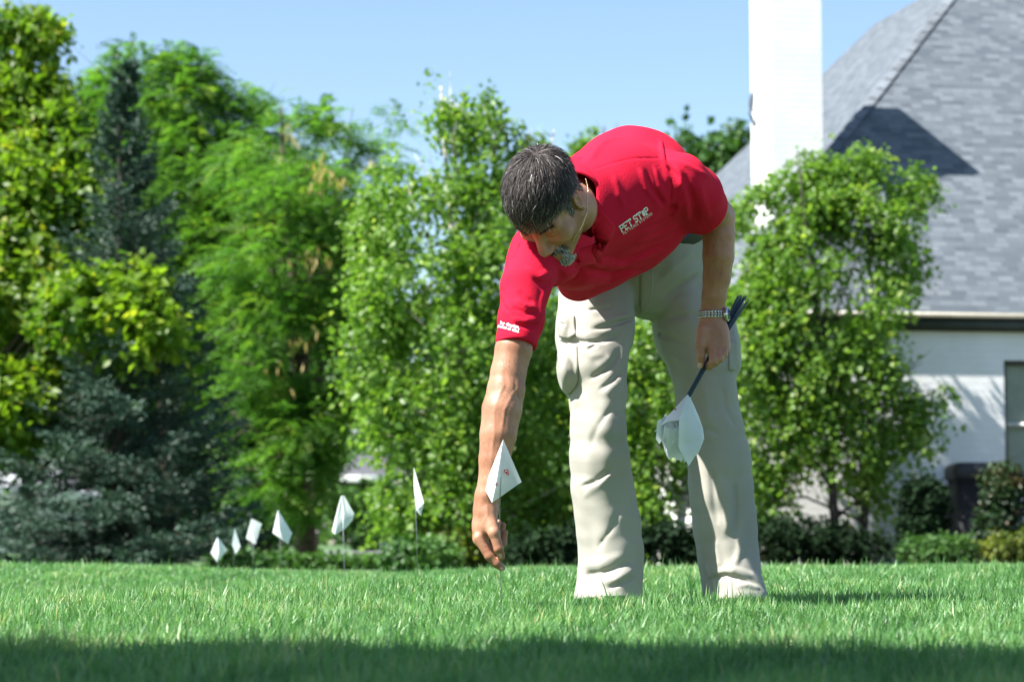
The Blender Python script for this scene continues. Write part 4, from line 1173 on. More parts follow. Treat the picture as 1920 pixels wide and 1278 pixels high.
    for a_ in range(ns):
        for b_ in range(ntt):
            q = a_ * (ntt + 1) + b_; F.append((q, q + ntt + 1, q + ntt + 2, q + 1))
    mesh("flag_sheet", np.array(V), F, m_flag, e)
# ------------------------------------------------------------------ the house on the right
HA = math.radians(-8.0)
HUx = np.array([math.cos(HA), -math.sin(HA), 0]); HVx = np.array([math.sin(HA), math.cos(HA), 0]); HZ = np.array([0, 0, 1.0])
HE = at(1780, 592, 26.0)                     # a point of the eave line; u along it, v into the house, w up
def hp3(u, v, w): return HE + u * HUx + v * HVx + w * HZ
def plane_hit(px, py, c, n):
    D = ray(px, py); O = np.array([0, 0, HC]); return O + D * (((c - O) @ n) / (D @ n))
def huv(P): q = np.asarray(P) - HE; return np.array([q @ HUx, q @ HVx, q[2]])
GL0 = -HE[2]                                 # w of the ground

m_brick, nt, N, L, B = mat_new("white_painted_brick")
uv = nd(N, "ShaderNodeUVMap")
bt = nd(N, "ShaderNodeTexBrick"); bt.inputs['Scale'].default_value = 1.0; bt.inputs['Mortar Size'].default_value = 0.007; bt.inputs['Mortar Smooth'].default_value = 0.4
bt.inputs['Brick Width'].default_value = 0.21; bt.inputs['Row Height'].default_value = 0.075
L.new(uv.outputs[0], bt.inputs[0])
no = nd(N, "ShaderNodeTexNoise"); no.inputs['Scale'].default_value = 3.0; no.inputs['Detail'].default_value = 8
tc = nd(N, "ShaderNodeTexCoord"); L.new(tc.outputs['Object'], no.inputs['Vector'])
r = ramp(N, [(0.3, (0.76, 0.76, 0.75)), (0.7, (0.85, 0.85, 0.84))]); L.new(no.outputs[0], r.inputs[0]); L.new(r.outputs[0], B.inputs['Base Color'])
n3 = nd(N, "ShaderNodeTexNoise"); n3.inputs['Scale'].default_value = 40; L.new(tc.outputs['Object'], n3.inputs['Vector'])
mm = nd(N, "ShaderNodeMath", operation='MULTIPLY_ADD'); mm.inputs[1].default_value = -1.0; L.new(bt.outputs['Fac'], mm.inputs[0])
m2 = nd(N, "ShaderNodeMath", operation='MULTIPLY'); m2.inputs[1].default_value = 0.35; L.new(n3.outputs[0], m2.inputs[0]); L.new(m2.outputs[0], mm.inputs[2])
bp = nd(N, "ShaderNodeBump"); bp.inputs['Strength'].default_value = 0.6; bp.inputs['Distance'].default_value = 0.008
L.new(mm.outputs[0], bp.inputs['Height']); L.new(bp.outputs[0], B.inputs['Normal']); B.inputs['Roughness'].default_value = 0.75

m_shingle, nt, N, L, B = mat_new("grey_asphalt_shingle")
uv = nd(N, "ShaderNodeUVMap")
bt = nd(N, "ShaderNodeTexBrick"); bt.inputs['Scale'].default_value = 1.0; bt.inputs['Mortar Size'].default_value = 0.006; bt.inputs['Brick Width'].default_value = 0.18; bt.inputs['Row Height'].default_value = 0.088
bt.offset = 0.37; bt.squash = 0.7; bt.squash_frequency = 3
bt.inputs['Color1'].default_value = (0.0, 0, 0, 1); bt.inputs['Color2'].default_value = (1, 1, 1, 1); bt.inputs['Mortar'].default_value = (0.25, 0.25, 0.25, 1)
L.new(uv.outputs[0], bt.inputs[0])
no = nd(N, "ShaderNodeTexNoise"); no.inputs['Scale'].default_value = 1.2; no.inputs['Detail'].default_value = 5; L.new(uv.outputs[0], no.inputs['Vector'])
ng = nd(N, "ShaderNodeTexNoise"); ng.inputs['Scale'].default_value = 60; ng.inputs['Detail'].default_value = 3; L.new(uv.outputs[0], ng.inputs['Vector'])
ma = nd(N, "ShaderNodeMath", operation='MULTIPLY_ADD'); ma.inputs[1].default_value = 0.6; L.new(bt.outputs['Color'], ma.inputs[0])
mb_ = nd(N, "ShaderNodeMath", operation='MULTIPLY_ADD'); mb_.inputs[1].default_value = 0.35; mb_.inputs[2].default_value = 0.0; L.new(no.outputs[0], mb_.inputs[0]); L.new(mb_.outputs[0], ma.inputs[2])
r = ramp(N, [(0.10, (0.048, 0.062, 0.078)), (0.45, (0.086, 0.104, 0.122)), (0.85, (0.140, 0.160, 0.180))]); L.new(ma.outputs[0], r.inputs[0])
r2 = ramp(N, [(0.3, (0.85, 0.85, 0.85)), (0.7, (1.1, 1.1, 1.1))]); L.new(ng.outputs[0], r2.inputs[0])
mx = nd(N, "ShaderNodeMix", data_type='RGBA', blend_type='MULTIPLY'); mx.inputs['Factor'].default_value = 1; L.new(r.outputs[0], mx.inputs['A']); L.new(r2.outputs[0], mx.inputs['B'])
L.new(mx.outputs['Result'], B.inputs['Base Color']); B.inputs['Roughness'].default_value = 0.85
bp = nd(N, "ShaderNodeBump"); bp.inputs['Strength'].default_value = 0.5; bp.inputs['Distance'].default_value = 0.01; L.new(bt.outputs['Fac'], bp.inputs['Height']); bp.invert = True
L.new(bp.outputs[0], B.inputs['Normal'])
m_trim = simple_mat("dark_green_trim", (0.055, 0.062, 0.050), 0.5)
m_gutter = simple_mat("tan_gutter", (0.20, 0.19, 0.15), 0.4)
m_frame = simple_mat("window_vinyl", (0.62, 0.62, 0.58), 0.4)
m_blind = simple_mat("blind_slat", (0.45, 0.47, 0.42), 0.5)
m_glass, nt, N, L, B = mat_new("window_glass")
B.inputs['Base Color'].default_value = (0.75, 0.85, 0.82, 1); B.inputs['Roughness'].default_value = 0.02; B.inputs['Transmission Weight'].default_value = 1.0; B.inputs['IOR'].default_value = 1.05
m_flash = simple_mat("copper_flashing", (0.16, 0.085, 0.06), 0.5)

def faces_uv(name, faces, mat, parent):
    """faces: list of (points, uv function)"""
    V = []; F = []; UV = []
    for pts, fn in faces:
        o = len(V); V += [np.asarray(p, float) for p in pts]; F.append(tuple(range(o, o + len(pts)))); UV += [fn(p) for p in pts]
    o = mesh(name, np.array(V), F, mat, parent, smooth=False)
    l = o.data.uv_layers.new(name="UVMap")
    for pol in o.data.polygons:
        for li in pol.loop_indices:
            l.data[li].uv = UV[o.data.loops[li].vertex_index]
    return o
house = empty("house", hp3(0, 3, GL0), "white brick house with a steep grey shingle roof, nearest at right", "house")
# roof planes from the two hips seen in the photograph
PT = math.radians(45)
nF = -math.sin(PT) * HVx + math.cos(PT) * HZ
h0, h1 = plane_hit(1690, 110, HE, nF), plane_hit(1775, 0, HE, nF)
hd_ = unit(h1 - h0)
nL = np.cross(HVx, hd_); nL = unit(nL); nL = nL if nL @ HUx < 0 else -nL
A0 = h0 - hd_ * (huv(h0)[2] / hd_[2])                          # left end of the eave
TB = A0 + hd_ * ((8.2) / hd_[2])                               # top of the hip
C0, C1, C2 = plane_hit(1720, 0, h0, nL), plane_hit(1640, 45, h0, nL), plane_hit(1335, 335, h0, nL)
uA = huv(A0)[0]
c2 = huv(C2); Fb = hp3(uA, c2[1] + 5.0, 0)
uR = 11.0
TR_ = hp3(uR, huv(TB)[1], huv(TB)[2])
ufr = lambda P: (huv(P)[0], math.hypot(huv(P)[1], huv(P)[2]))
sl = math.hypot(1, 1)
def ulf(P):
    q = huv(P); return (q[1] * 0.9, math.hypot(q[0] - uA, q[2]))
roof = faces_uv("roof", [([A0, hp3(uR, 0, 0), TR_, TB], ufr), ([A0, TB, C0, C1, C2, Fb], ulf),
                 ([TB, TR_, hp3(uR, 22, 2), C0], ufr), ([C0, hp3(uR, 22, 2), C1], ufr), ([C1, hp3(uR, 22, 2), C2], ufr), ([C2, hp3(uR, 22, 2), hp3(uR, 24, 0), Fb], ufr)], m_shingle, house)
# hip cap shingles
mb = MB()
for i in range(46):
    p0 = A0 + hd_ * 0.26 * i; p1 = p0 + hd_ * 0.25
    sd_ = unit(np.cross(hd_, HZ)); nn = unit(np.cross(sd_, hd_)); nn = nn if nn[2] > 0 else -nn
    if (p1 - A0)[2] > 8.2: break
    lift = nn * 0.010
    mb.add([p0 - sd_*0.09 - nn*0.030 + lift*1.2, p0 + lift*2.2, p0 + sd_*0.09 - nn*0.030 + lift*1.2, p1 + sd_*0.09 - nn*0.030 + lift*.6, p1 + lift*0.9, p1 - sd_*0.09 - nn*0.030 + lift*.6], [(0,1,4,5),(1,2,3,4)])
o = mb.build("hip_cap", simple_mat("hip_shingle", (0.11, 0.128, 0.148), 0.85, var=0.35, scale=3), roof)
# wall with a window opening
wv = 0.03; ww_, wz0, wz1 = None, None, None
WP = hp3(0, wv, 0); nW = -HVx
wl = huv(plane_hit(1884, 800, WP, nW))[0]; z_top = huv(plane_hit(1884, 675, WP, nW))[2]; z_sil = huv(plane_hit(1884, 905, WP, nW))[2]
wr_ = wl + 1.15; z_mid = huv(plane_hit(1910, 795, WP, nW))[2]
uW0 = uA + 0.22
wuv = lambda P: (huv(P)[0], huv(P)[2]); suv = lambda P: (huv(P)[1], huv(P)[2]); tuv = lambda P: (huv(P)[0], huv(P)[1])
bw = -0.02
q4 = lambda u0, w0, u1, w1, v: [hp3(u0, v, w0), hp3(u1, v, w0), hp3(u1, v, w1), hp3(u0, v, w1)]
rc = 0.11
wall = faces_uv("wall", [(q4(uW0, GL0 - .2, wl, bw, wv), wuv), (q4(wl, GL0 - .2, wr_, z_sil, wv), wuv), (q4(wl, z_top, wr_, bw, wv), wuv), (q4(wr_, GL0 - .2, uR - .3, bw, wv), wuv),
    ([hp3(wl, wv, z_sil), hp3(wl, wv, z_top), hp3(wl, wv + rc, z_top), hp3(wl, wv + rc, z_sil)], suv), ([hp3(wr_, wv, z_top), hp3(wr_, wv, z_sil), hp3(wr_, wv + rc, z_sil), hp3(wr_, wv + rc, z_top)], suv),
    ([hp3(wl, wv, z_top), hp3(wr_, wv, z_top), hp3(wr_, wv + rc, z_top), hp3(wl, wv + rc, z_top)], tuv),
    ([hp3(uW0, 23, GL0 - .2), hp3(uW0, wv, GL0 - .2), hp3(uW0, wv, bw), hp3(uW0, 23, bw)], suv),
    ([hp3(uR - .3, wv, GL0 - .2), hp3(uR - .3, 23, GL0 - .2), hp3(uR - .3, 23, bw), hp3(uR - .3, wv, bw)], suv)], m_brick, house)
Rh = np.stack([HUx, HVx, HZ], 1)
def hbox(mb, u0, u1, v0, v1, w0, w1): mb.box((u0, v0, w0), (u1, v1, w1), Rh, HE)
mb = MB(); hbox(mb, uA - .02, uR, -0.055, wv - 0.002, -0.165, -0.035); mb.build("fascia", m_trim, house)
mb = MB(); pr = [(-0.02, -0.035), (-0.095, -0.035), (-0.105, -0.02), (-0.105, 0.005), (-0.095, 0.030), (-0.02, 0.030)]
PV = [hp3(uA - .06, v, w) for v, w in pr] + [hp3(uR, v, w) for v, w in pr]; k = len(pr)
mb.add(PV, [(i, (i+1) % k, k + (i+1) % k, k + i) for i in range(k)] + [tuple(range(k))[::-1], tuple(range(k, 2*k))]); mb.build("gutter", m_gutter, house)
fr = MB(); fv = wv + rc - 0.05
for (a, b_, c, d) in ((wl, wl + .05, z_sil, z_top), (wr_ - .05, wr_, z_sil, z_top), (wl + .05, wr_ - .05, z_top - .05, z_top), (wl + .05, wr_ - .05, z_sil + .004, z_sil + .05)): hbox(fr, a, b_, fv, fv + .05, c, d)
win = fr.build("window", simple_mat("dark_window_frame", (0.10, 0.11, 0.10), 0.4), house)
mb = MB(); hbox(mb, wl + .05, wr_ - .05, fv - .006, fv + .03, z_mid - .022, z_mid + .022); mb.build("sash_rail", m_frame, win)
mb = MB(); hbox(mb, wl - .06, wr_ + .06, wv - .07, wv + .05, z_sil - .07, z_sil + .002); mb.build("sill", simple_mat("limestone", (0.60, 0.59, 0.56), 0.7), win)
mb = MB()
z = z_sil + .06
while z < z_top - .05:
    mb.add([hp3(wl + .05, fv + .075, z), hp3(wr_ - .05, fv + .075, z), hp3(wr_ - .05, fv + .060, z + .040), hp3(wl + .05, fv + .060, z + .040)], [(0, 1, 2, 3)]); z += 0.036
mb.build("blind", m_blind, win)
mb = MB(); mb.add(q4(wl + .05, z_sil + .05, wr_ - .05, z_top - .05, fv + .028), [(0, 1, 2, 3)]); mb.build("pane", m_glass, win)
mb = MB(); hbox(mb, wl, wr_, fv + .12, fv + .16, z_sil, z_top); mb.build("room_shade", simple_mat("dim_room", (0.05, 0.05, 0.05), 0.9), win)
# chimney on the front wall, rising out of the picture
cf = 1.36; cb = 2.36
CFp = hp3(0, cf, 0)
cl = huv(plane_hit(1447, 150, CFp, nW))[0]; cr = huv(plane_hit(1541, 150, CFp, nW))[0]; ct = 4.45
cF = [(q4(cl, 0.1, cr, ct, cf), wuv), ([hp3(cl, cb, 0.1), hp3(cl, cf, 0.1), hp3(cl, cf, ct), hp3(cl, cb, ct)], suv),
      ([hp3(cr, cf, 0.1), hp3(cr, cb, 0.1), hp3(cr, cb, ct), hp3(cr, cf, ct)], suv), ([hp3(cr, cb, 0.1), hp3(cl, cb, 0.1), hp3(cl, cb, ct), hp3(cr, cb, ct)], wuv),
      ([hp3(cl, cf, ct), hp3(cr, cf, ct), hp3(cr, cb, ct), hp3(cl, cb, ct)], tuv)]
chim = faces_uv("chimney", cF, m_brick, house)
mb = MB(); hbox(mb, cl - .06, cr + .06, cf - .06, cb + .06, ct - .16, ct + .06); mb.build("chimney_cap", m_brick, chim)
mb = MB(); hbox(mb, cr + .003, cr + .02, cb - .25, cb + .02, 2.0, 2.46); mb.build("flashing", m_flash, chim)
# satellite dish on the far side of the chimney
dish = empty("satellite_dish", at(1412, 205, 27.2), "round grey satellite dish edge sticking out behind the white chimney", "satellite dish")
dc = at(1424, 206, 27.9); dn = unit([0.80, 0.50, 0.30]); du = unit(np.cross(dn, HZ)); dv = np.cross(du, dn)
V = [dc - dn * 0.0]; F = []
for r_ in range(1, 7):
    for k in range(28):
        a = 2 * math.pi * k / 28; rr = 0.255 * r_ / 6
        V.append(dc + (du * math.cos(a) + dv * math.sin(a)) * rr + dn * 0.9 * rr * rr)
for k in range(28): F.append((0, 1 + k, 1 + (k + 1) % 28))
for r_ in range(5):
    for k in range(28):
        a = 1 + r_ * 28; F.append((a + k, a + 28 + k, a + 28 + (k + 1) % 28, a + (k + 1) % 28))
mesh("reflector", np.array(V), F, simple_mat("dish_grey", (0.085, 0.09, 0.10), 0.5), dish)
mb = MB(); mb.tube([dc, dc - dn * 0.15, hp3(cl + .10, cb - .05, huv(dc)[2] - .35)], 0.02, 8); mb.tube([dc - dv * 0.18, dc + dn * 0.24], 0.012, 6); mb.build("arm", m_wire, dish, True)

# air conditioner beside the wall: rounded box, grille and top cap
AY = 24.9
acc = at(1842, 1040, AY + .35); acc[2] = float(ground_z(acc[0], acc[1]))
ac = empty("air_conditioner", acc, "dark rounded air conditioner unit by the white wall under the window", "air conditioner")
aw = 0.335; zt = at(1842, 866, AY)[2] - acc[2]
def rrect(w, r, n=5):
    out = []
    for (sx, sy, a0) in ((1, 1, 0), (-1, 1, 90), (-1, -1, 180), (1, -1, 270)):
        for i in range(n + 1):
            a = math.radians(a0 + 90 * i / n); out.append((sx * (w - r) + r * math.cos(a), sy * (w - r) + r * math.sin(a)))
    return out
def prism(mb, prof):
    n = None; V = []
    for (sc_, z) in prof:
        pr_ = rrect(aw * sc_, 0.10 * sc_); n = len(pr_); V += [acc + np.array([x, y, z]) for x, y in pr_]
    F = []
    for i in range(len(prof) - 1):
        for k in range(n): F.append((i*n+k, i*n+(k+1) % n, (i+1)*n+(k+1) % n, (i+1)*n+k))
    F.append(tuple(range((len(prof)-1)*n, len(prof)*n))); mb.add(V, F)
m_ac = simple_mat("charcoal_enamel", (0.010, 0.011, 0.013), 0.55); m_ac2 = simple_mat("grille_grey", (0.022, 0.024, 0.027), 0.55)
mb = MB(); prism(mb, [(0.92, 0.0), (0.92, zt - 0.16)]); mb.build("coil_box", m_ac, ac)
mb = MB(); prism(mb, [(1.0, zt - .17), (1.02, zt - .15), (1.02, zt - .06), (0.97, zt - .02), (0.86, zt)]); mb.build("top_cap", m_ac, ac, True)
mb = MB()
for i, z in enumerate(np.arange(0.06, zt - .18, 0.035)):
    mb.tube([acc + np.array([x * 1.04, y * 1.04, z]) for x, y in (lambda q: q + [q[0]])(rrect(aw * 0.94, 0.10))], 0.006, 4, cap=False)
mb.build("grille", m_ac2, ac)
# ------------------------------------------------------------------ trees and shrubs
m_bark = simple_mat("grey_brown_bark", (0.095, 0.072, 0.055), 0.9, var=0.4, scale=9, bump=0.6, bscale=25)
m_bark2 = simple_mat("dark_bark", (0.045, 0.036, 0.03), 0.9, var=0.4, scale=9, bump=0.6, bscale=25)
m_birchbark, nt, N, L, B = mat_new("birch_bark")
tc = nd(N, "ShaderNodeTexCoord"); mp_ = nd(N, "ShaderNodeMapping"); mp_.inputs['Scale'].default_value = (3, 3, 14)
no = nd(N, "ShaderNodeTexNoise"); no.inputs['Scale'].default_value = 1.6; no.inputs['Detail'].default_value = 6
L.new(tc.outputs['Object'], mp_.inputs[0]); L.new(mp_.outputs[0], no.inputs['Vector'])
r = ramp(N, [(0.38, (0.10, 0.075, 0.06)), (0.48, (0.48, 0.42, 0.36)), (0.6, (0.64, 0.59, 0.53))]); L.new(no.outputs[0], r.inputs[0]); L.new(r.outputs[0], B.inputs['Base Color'])
m_maple = leaf_mat("maple_leaf", (0.055, 0.130, 0.014), (0.180, 0.290, 0.026), (0.34, 0.36, 0.04), rough=0.45, trans=0.50)
m_locust = leaf_mat("locust_leaflet", (0.036, 0.115, 0.022), (0.118, 0.255, 0.040), (0.20, 0.30, 0.045), rough=0.5, trans=0.52, c3=(0.52, 0.40, 0.17))
m_birch = leaf_mat("birch_leaf", (0.070, 0.155, 0.022), (0.175, 0.305, 0.050), (0.34, 0.42, 0.12), rough=0.40, trans=0.48)
m_spruce = leaf_mat("spruce_needle", (0.020, 0.052, 0.032), (0.062, 0.120, 0.082), (0.15, 0.23, 0.19), rough=0.55, trans=0.10, tcol=(1, 1.1, 0.9))
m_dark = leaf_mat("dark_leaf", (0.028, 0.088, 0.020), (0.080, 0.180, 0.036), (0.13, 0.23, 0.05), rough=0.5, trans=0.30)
m_yew = leaf_mat("yew_needle", (0.006, 0.018, 0.007), (0.014, 0.036, 0.012), rough=0.8, trans=0.12, spec=0.15)  # near-black green; part of the darkness stands for shade on the low shrubs
m_box = leaf_mat("boxwood_leaf", (0.008, 0.026, 0.008), (0.024, 0.060, 0.016), (0.09, 0.05, 0.02), rough=0.5, trans=0.2)
m_gold = leaf_mat("golden_leaf", (0.06, 0.10, 0.014), (0.15, 0.19, 0.025), (0.26, 0.26, 0.04), rough=0.5, trans=0.35)

def lump(seed, fr):
    r = np.random.default_rng(seed); K = r.normal(size=(9, 3)) * fr; ph = r.uniform(0, 6.28, 9)
    return lambda P: np.sin(P @ K.T + ph).sum(1) / 3.0
def px_lobes(lobes, Y, squash=0.85):
    """(px, py, rx, ry, depth offset in metres) -> centres and radii in metres"""
    out = []
    for l in lobes:
        px, py, rx, ry = l[:4]; dy = l[4] if len(l) > 4 else 0.0
        c = at(px, py, Y + dy); out.append((c, np.array([S(rx, Y), S((rx + ry) / 2, Y) * squash, S(ry, Y)])))
    return out
def twig_starts(lobes, n, seed, fr=2.2, gap=0.0, shell=0.45):
    r = np.random.default_rng(seed); vol = np.array([np.prod(q[1]) ** 0.56 for q in lobes]); vol /= vol.sum()
    li = r.choice(len(lobes), n * 2, p=vol)
    D = r.normal(size=(n * 2, 3)); D /= np.linalg.norm(D, axis=1, keepdims=True)
    rad = shell + (1.06 - shell) * r.uniform(size=n * 2) ** 0.55
    C = np.array([q[0] for q in lobes])[li]; Rr = np.array([q[1] for q in lobes])[li]
    P = C + D * Rr * rad[:, None]
    f = lump(seed + 5, fr)(P)
    k = (f + r.normal(0, 0.35, len(f))) > gap
    return P[k][:n], D[k][:n]
def leaves(P, ax, nr, ln, wd, fold=0.25):
    """one folded rhombus per leaf"""
    ax = ax / (np.linalg.norm(ax, axis=1, keepdims=True) + 1e-9)
    sd = np.cross(nr, ax); sd /= np.linalg.norm(sd, axis=1, keepdims=True) + 1e-9
    n2 = np.cross(ax, sd)
    ln = ln[:, None]; wd = wd[:, None]
    V = np.stack([P, P + ax * ln * 0.45 + sd * wd + n2 * wd * fold, P + ax * ln - n2 * ln * 0.12, P + ax * ln * 0.45 - sd * wd + n2 * wd * fold], 1).reshape(-1, 3)
    F = np.arange(len(P), dtype=np.int32)[:, None] * 4 + np.arange(4, dtype=np.int32)[None]
    F = np.concatenate([F[:, [0, 1, 2]], F[:, [0, 2, 3]]])
    return V, F
def leafy(lobes, ntw, per, ln, wd, seed, droop=0.35, twig=0.22, fr=2.2, gap=0.0, hang=0.3, bright=None, shell=0.45):
    r = np.random.default_rng(seed + 77)
    P, D = twig_starts(lobes, ntw, seed, fr, gap, shell)
    T = D + 0.6 * r.normal(size=D.shape) + np.array([0, 0, 0.25 - droop]); T /= np.linalg.norm(T, axis=1, keepdims=True)
    tw = twig * r.uniform(0.6, 1.3, len(P))
    t = (np.arange(per) + 0.5) / per
    Q = P[:, None] + T[:, None] * (tw[:, None] * t[None])[..., None] + np.array([0, 0, -1]) * (droop * tw[:, None] * t[None] ** 2)[..., None]
    Q = Q + r.normal(0, 0.12, Q.shape) * tw[:, None, None]
    Q = Q.reshape(-1, 3); m = len(Q)
    ax = np.repeat(T, per, 0) * 0.5 + r.normal(size=(m, 3)) * 0.75 + np.array([0, 0, -hang])
    nr = r.normal(size=(m, 3)) * 0.65 + np.array([0, 0, 0.75]) + np.repeat(D, per, 0) * 0.5
    V, F = leaves(Q, ax, nr, *(lambda q: (ln * q, wd * q * r.uniform(0.85, 1.15, m)))(np.clip(r.normal(0.95, 0.26, m), 0.4, 1.6)))
    tint = np.repeat(np.clip(0.40 + 0.22 * lump(seed + 9, fr * 1.7)(P) + r.normal(0, 0.10, len(P)), 0, 1), per) + r.normal(0, 0.10, m)
    young = r.uniform(size=m) < 0.03; tint = np.where(young, 0.95, tint)
    return V, F, np.repeat(np.clip(tint, 0, 1), 4)
def fronds(lobes, n, seed, length=0.24, pairs=7, fr=2.0, gap=0.0):
    """feathery compound leaves: leaflets in pairs along a drooping midrib"""
    r = np.random.default_rng(seed + 31)
    P, D = twig_starts(lobes, n, seed, fr, gap)
    T = D * 0.7 + 0.55 * r.normal(size=D.shape); T[:, 2] *= 0.5; T[:, 2] += 0.12; T /= np.linalg.norm(T, axis=1, keepdims=True)
    L_ = length * r.uniform(0.7, 1.3, len(P)); Pq, Aq, Nq, Lq = [], [], [], []
    up = np.array([0, 0, 1.0]) + 0.35 * r.normal(size=D.shape)
    sd = np.cross(T, up); sd /= np.linalg.norm(sd, axis=1, keepdims=True); nn = np.cross(sd, T)
    for i in range(pairs):
        t = (i + 0.6) / pairs
        c = P + T * (L_ * t)[:, None] + np.array([0, 0, -1]) * (0.45 * L_ * t * t)[:, None]
        for s_ in (-1, 1):
            Pq.append(c); Aq.append(sd * s_ + T * 0.45 + np.array([0, 0, -0.35]) + 0.12 * r.normal(size=D.shape)); Nq.append(nn + 0.25 * r.normal(size=D.shape)); Lq.append(0.062 * (1.1 - 0.5 * abs(t - 0.45)) * np.ones(len(P)))
    Pq, Aq, Nq, Lq = map(np.concatenate, (Pq, Aq, Nq, Lq))
    V, F = leaves(Pq, Aq, Nq, Lq, Lq * 0.24, 0.1)
    tint = np.clip(0.46 + 0.22 * lump(seed + 9, fr * 1.6)(P) + r.normal(0, 0.13, len(P)), 0, 0.9)
    return V, F, np.repeat(np.tile(tint, pairs * 2), 4)
def limbs(base, lobes, r0, seed, stems=1, lean=0.0, frac=0.55, nl=18):
    """tapered trunk(s) and a limb into the larger lobes"""
    r = np.random.default_rng(seed); mb = MB()
    top = max(lobes, key=lambda q: q[0][2])[0]; cx = np.mean([q[0] for q in lobes], 0)
    for s_ in range(stems):
        off = np.array([r.normal() * 0.10, r.normal() * 0.10, 0]) if stems > 1 else np.zeros(3)
        tp = (top if s_ == 0 else max(lobes, key=lambda q: q[0][2] + r.normal() * 0.8)[0])
        pts = []; n = 9
        for i in range(n):
            t = i / (n - 1)
            p = base + off * (1 + 2 * t) + (tp - base) * t + np.array([math.sin(t * 5 + s_) * 0.06, math.cos(t * 4 + s_ * 2) * 0.06, 0]) * t
            pts.append(p)
        pts[0] = pts[0] - np.array([0, 0, 0.15])
        rads = [r0 * (1.25 if i == 0 else 1.0) * (1 - 0.88 * i / (n - 1)) for i in range(n)]
        mb.tube(pts, rads, 9)
        for c, R in sorted(lobes, key=lambda q: -np.prod(q[1]))[s_::stems][:nl]:
            hgt = np.clip((c[2] - base[2]) / max(tp[2] - base[2], .1) * frac, 0.12, 0.9)
            k = hgt * (n - 1); i = int(k); a = pts[min(i, n - 2)] * (1 - (k - i)) + pts[min(i + 1, n - 1)] * (k - i)
            e = c + r.normal(size=3) * R * 0.35; m_ = a * 0.5 + e * 0.5 + np.array([0, 0, 0.12 * np.linalg.norm(e - a)])
            rr = r0 * (1 - 0.85 * hgt) * 0.45
            q = [a, a * .7 + m_ * .3, m_, m_ * .45 + e * .55, e]; mb.tube(q, [rr, rr * .85, rr * .6, rr * .4, rr * .15], 6)
            for _ in range(4):
                e2 = c + r.normal(size=3) * R * 0.65; mb.tube([m_ * .5 + e * .5, (m_ * .2 + e * .3 + e2 * .5), e2], [rr * .35, rr * .22, rr * .08], 5)
    return mb
def tree(name, label, cat, base_px, Y, lobes_px, crown_fn, leafmat, bark, r0, seed, stems=1, group=None, frac=0.55, squash=0.85, base=None):
    L_ = px_lobes(lobes_px, Y, squash)
    if base is None:
        base = at(base_px, 1040, Y); base[2] = float(ground_z(base[0], Y))
    e = empty(name, base, label, cat, group)
    limbs(base, L_, r0, seed, stems, frac=frac).build("trunk", bark, e, True)
    V, F, t = crown_fn(L_)
    mesh("crown", V, F, leafmat, e, smooth=False, attrs={"tint": t})
    return e
def shrub(name, label, Y, lobes_px, n, per, ln, wd, mat, seed, base_px, group=None, cat="shrub", gap=-0.5, droop=0.1, twig=0.10, r0=0.018):
    L_ = px_lobes(lobes_px, Y)
    base = at(base_px, 1045, Y); base[2] = float(ground_z(base[0], Y))
    e = empty(name, base, label, cat, group)
    limbs(base, L_, r0, seed, 1, frac=0.7).build("stem", m_bark2, e, True)
    V, F, t = leafy(L_, n, per, ln, wd, seed, droop=droop, twig=twig, fr=5, gap=gap, shell=0.3)
    mesh("foliage", V, F, mat, e, smooth=False, attrs={"tint": t})
    return e

TG = "trees beyond the lawn"
# maple at the left edge
tree("maple_tree", "yellow-green maple reaching in from the left edge beside the blue spruce", "tree", -140, 27.0,
     [(10,50,90,16,.3),(60,66,45,14,.2),(10,195,120,58,.2),(-260,480,150,120,-1.8),(-170,560,110,90,-1.2),(-40,250,150,120,.4),(90,290,90,90,0),(60,400,130,110,-.4),(130,430,75,75,-.5),(200,575,95,48,-2.6),(60,550,150,110,-.6),(140,650,95,50,-.7),(-10,690,130,90,0),(270,600,42,28,-2.8),(-40,800,120,70,-1.5),(10,745,70,45,-2.0),(255,540,40,24,-2.6)],
     lambda L_: leafy(L_, 7400, 8, 0.105, 0.042, 11, droop=0.35, twig=0.30, fr=5.0, gap=-0.05, hang=0.25), m_maple, m_bark, 0.13, 1, group=TG)
# honey locusts; the second one carries tan seed pods
def podded(L_):
    V, F, tt = fronds(L_, 11500, 13, 0.34, 7, fr=4.5, gap=-0.10)
    rp = np.random.default_rng(66); Pp = []
    for px, py, sx, sy, n in ((600, 325, 22, 28, 34), (640, 335, 14, 16, 12), (590, 480, 30, 20, 26), (540, 245, 14, 18, 10), (690, 310, 16, 14, 10), (570, 620, 30, 30, 12), (520, 700, 30, 40, 10)):
        for _ in range(n): Pp.append(at(px + rp.normal() * sx * .6, py + rp.normal() * sy * .6, 29.9 + rp.uniform(-.4, .4)))
    Pp = np.array(Pp); V2, F2 = leaves(Pp, rp.normal(size=Pp.shape) * .25 + (0, 0, -1), rp.normal(size=Pp.shape), rp.uniform(.10, .17, len(Pp)), np.full(len(Pp), .016))
    return np.concatenate([V, V2]), np.concatenate([F, F2 + len(V)]), np.concatenate([np.minimum(tt, 0.9), np.ones(len(V2))])
tree("locust_tree", "feathery green locust with the highest crown, rising behind the blue spruce", "tree", 330, 33.0,
     [(290,190,125,90,0),(255,120,45,40,0),(395,215,105,80,.3),(350,130,50,30,0),(215,280,110,100,.3),(345,330,140,100,-.4),(445,330,90,80,0),(290,450,130,100,-.3),(420,450,120,100,-.5),(340,590,140,110,-.3),(180,400,90,120,.6),(440,600,90,90,-.4),(430,185,35,28,0),(230,200,80,70,.4),(475,265,60,60,.2),(470,400,80,90,-.2)],
     lambda L_: fronds(L_, 9500, 12, 0.34, 7, fr=4.5, gap=-0.15), m_locust, m_bark, 0.14, 2, group=TG)
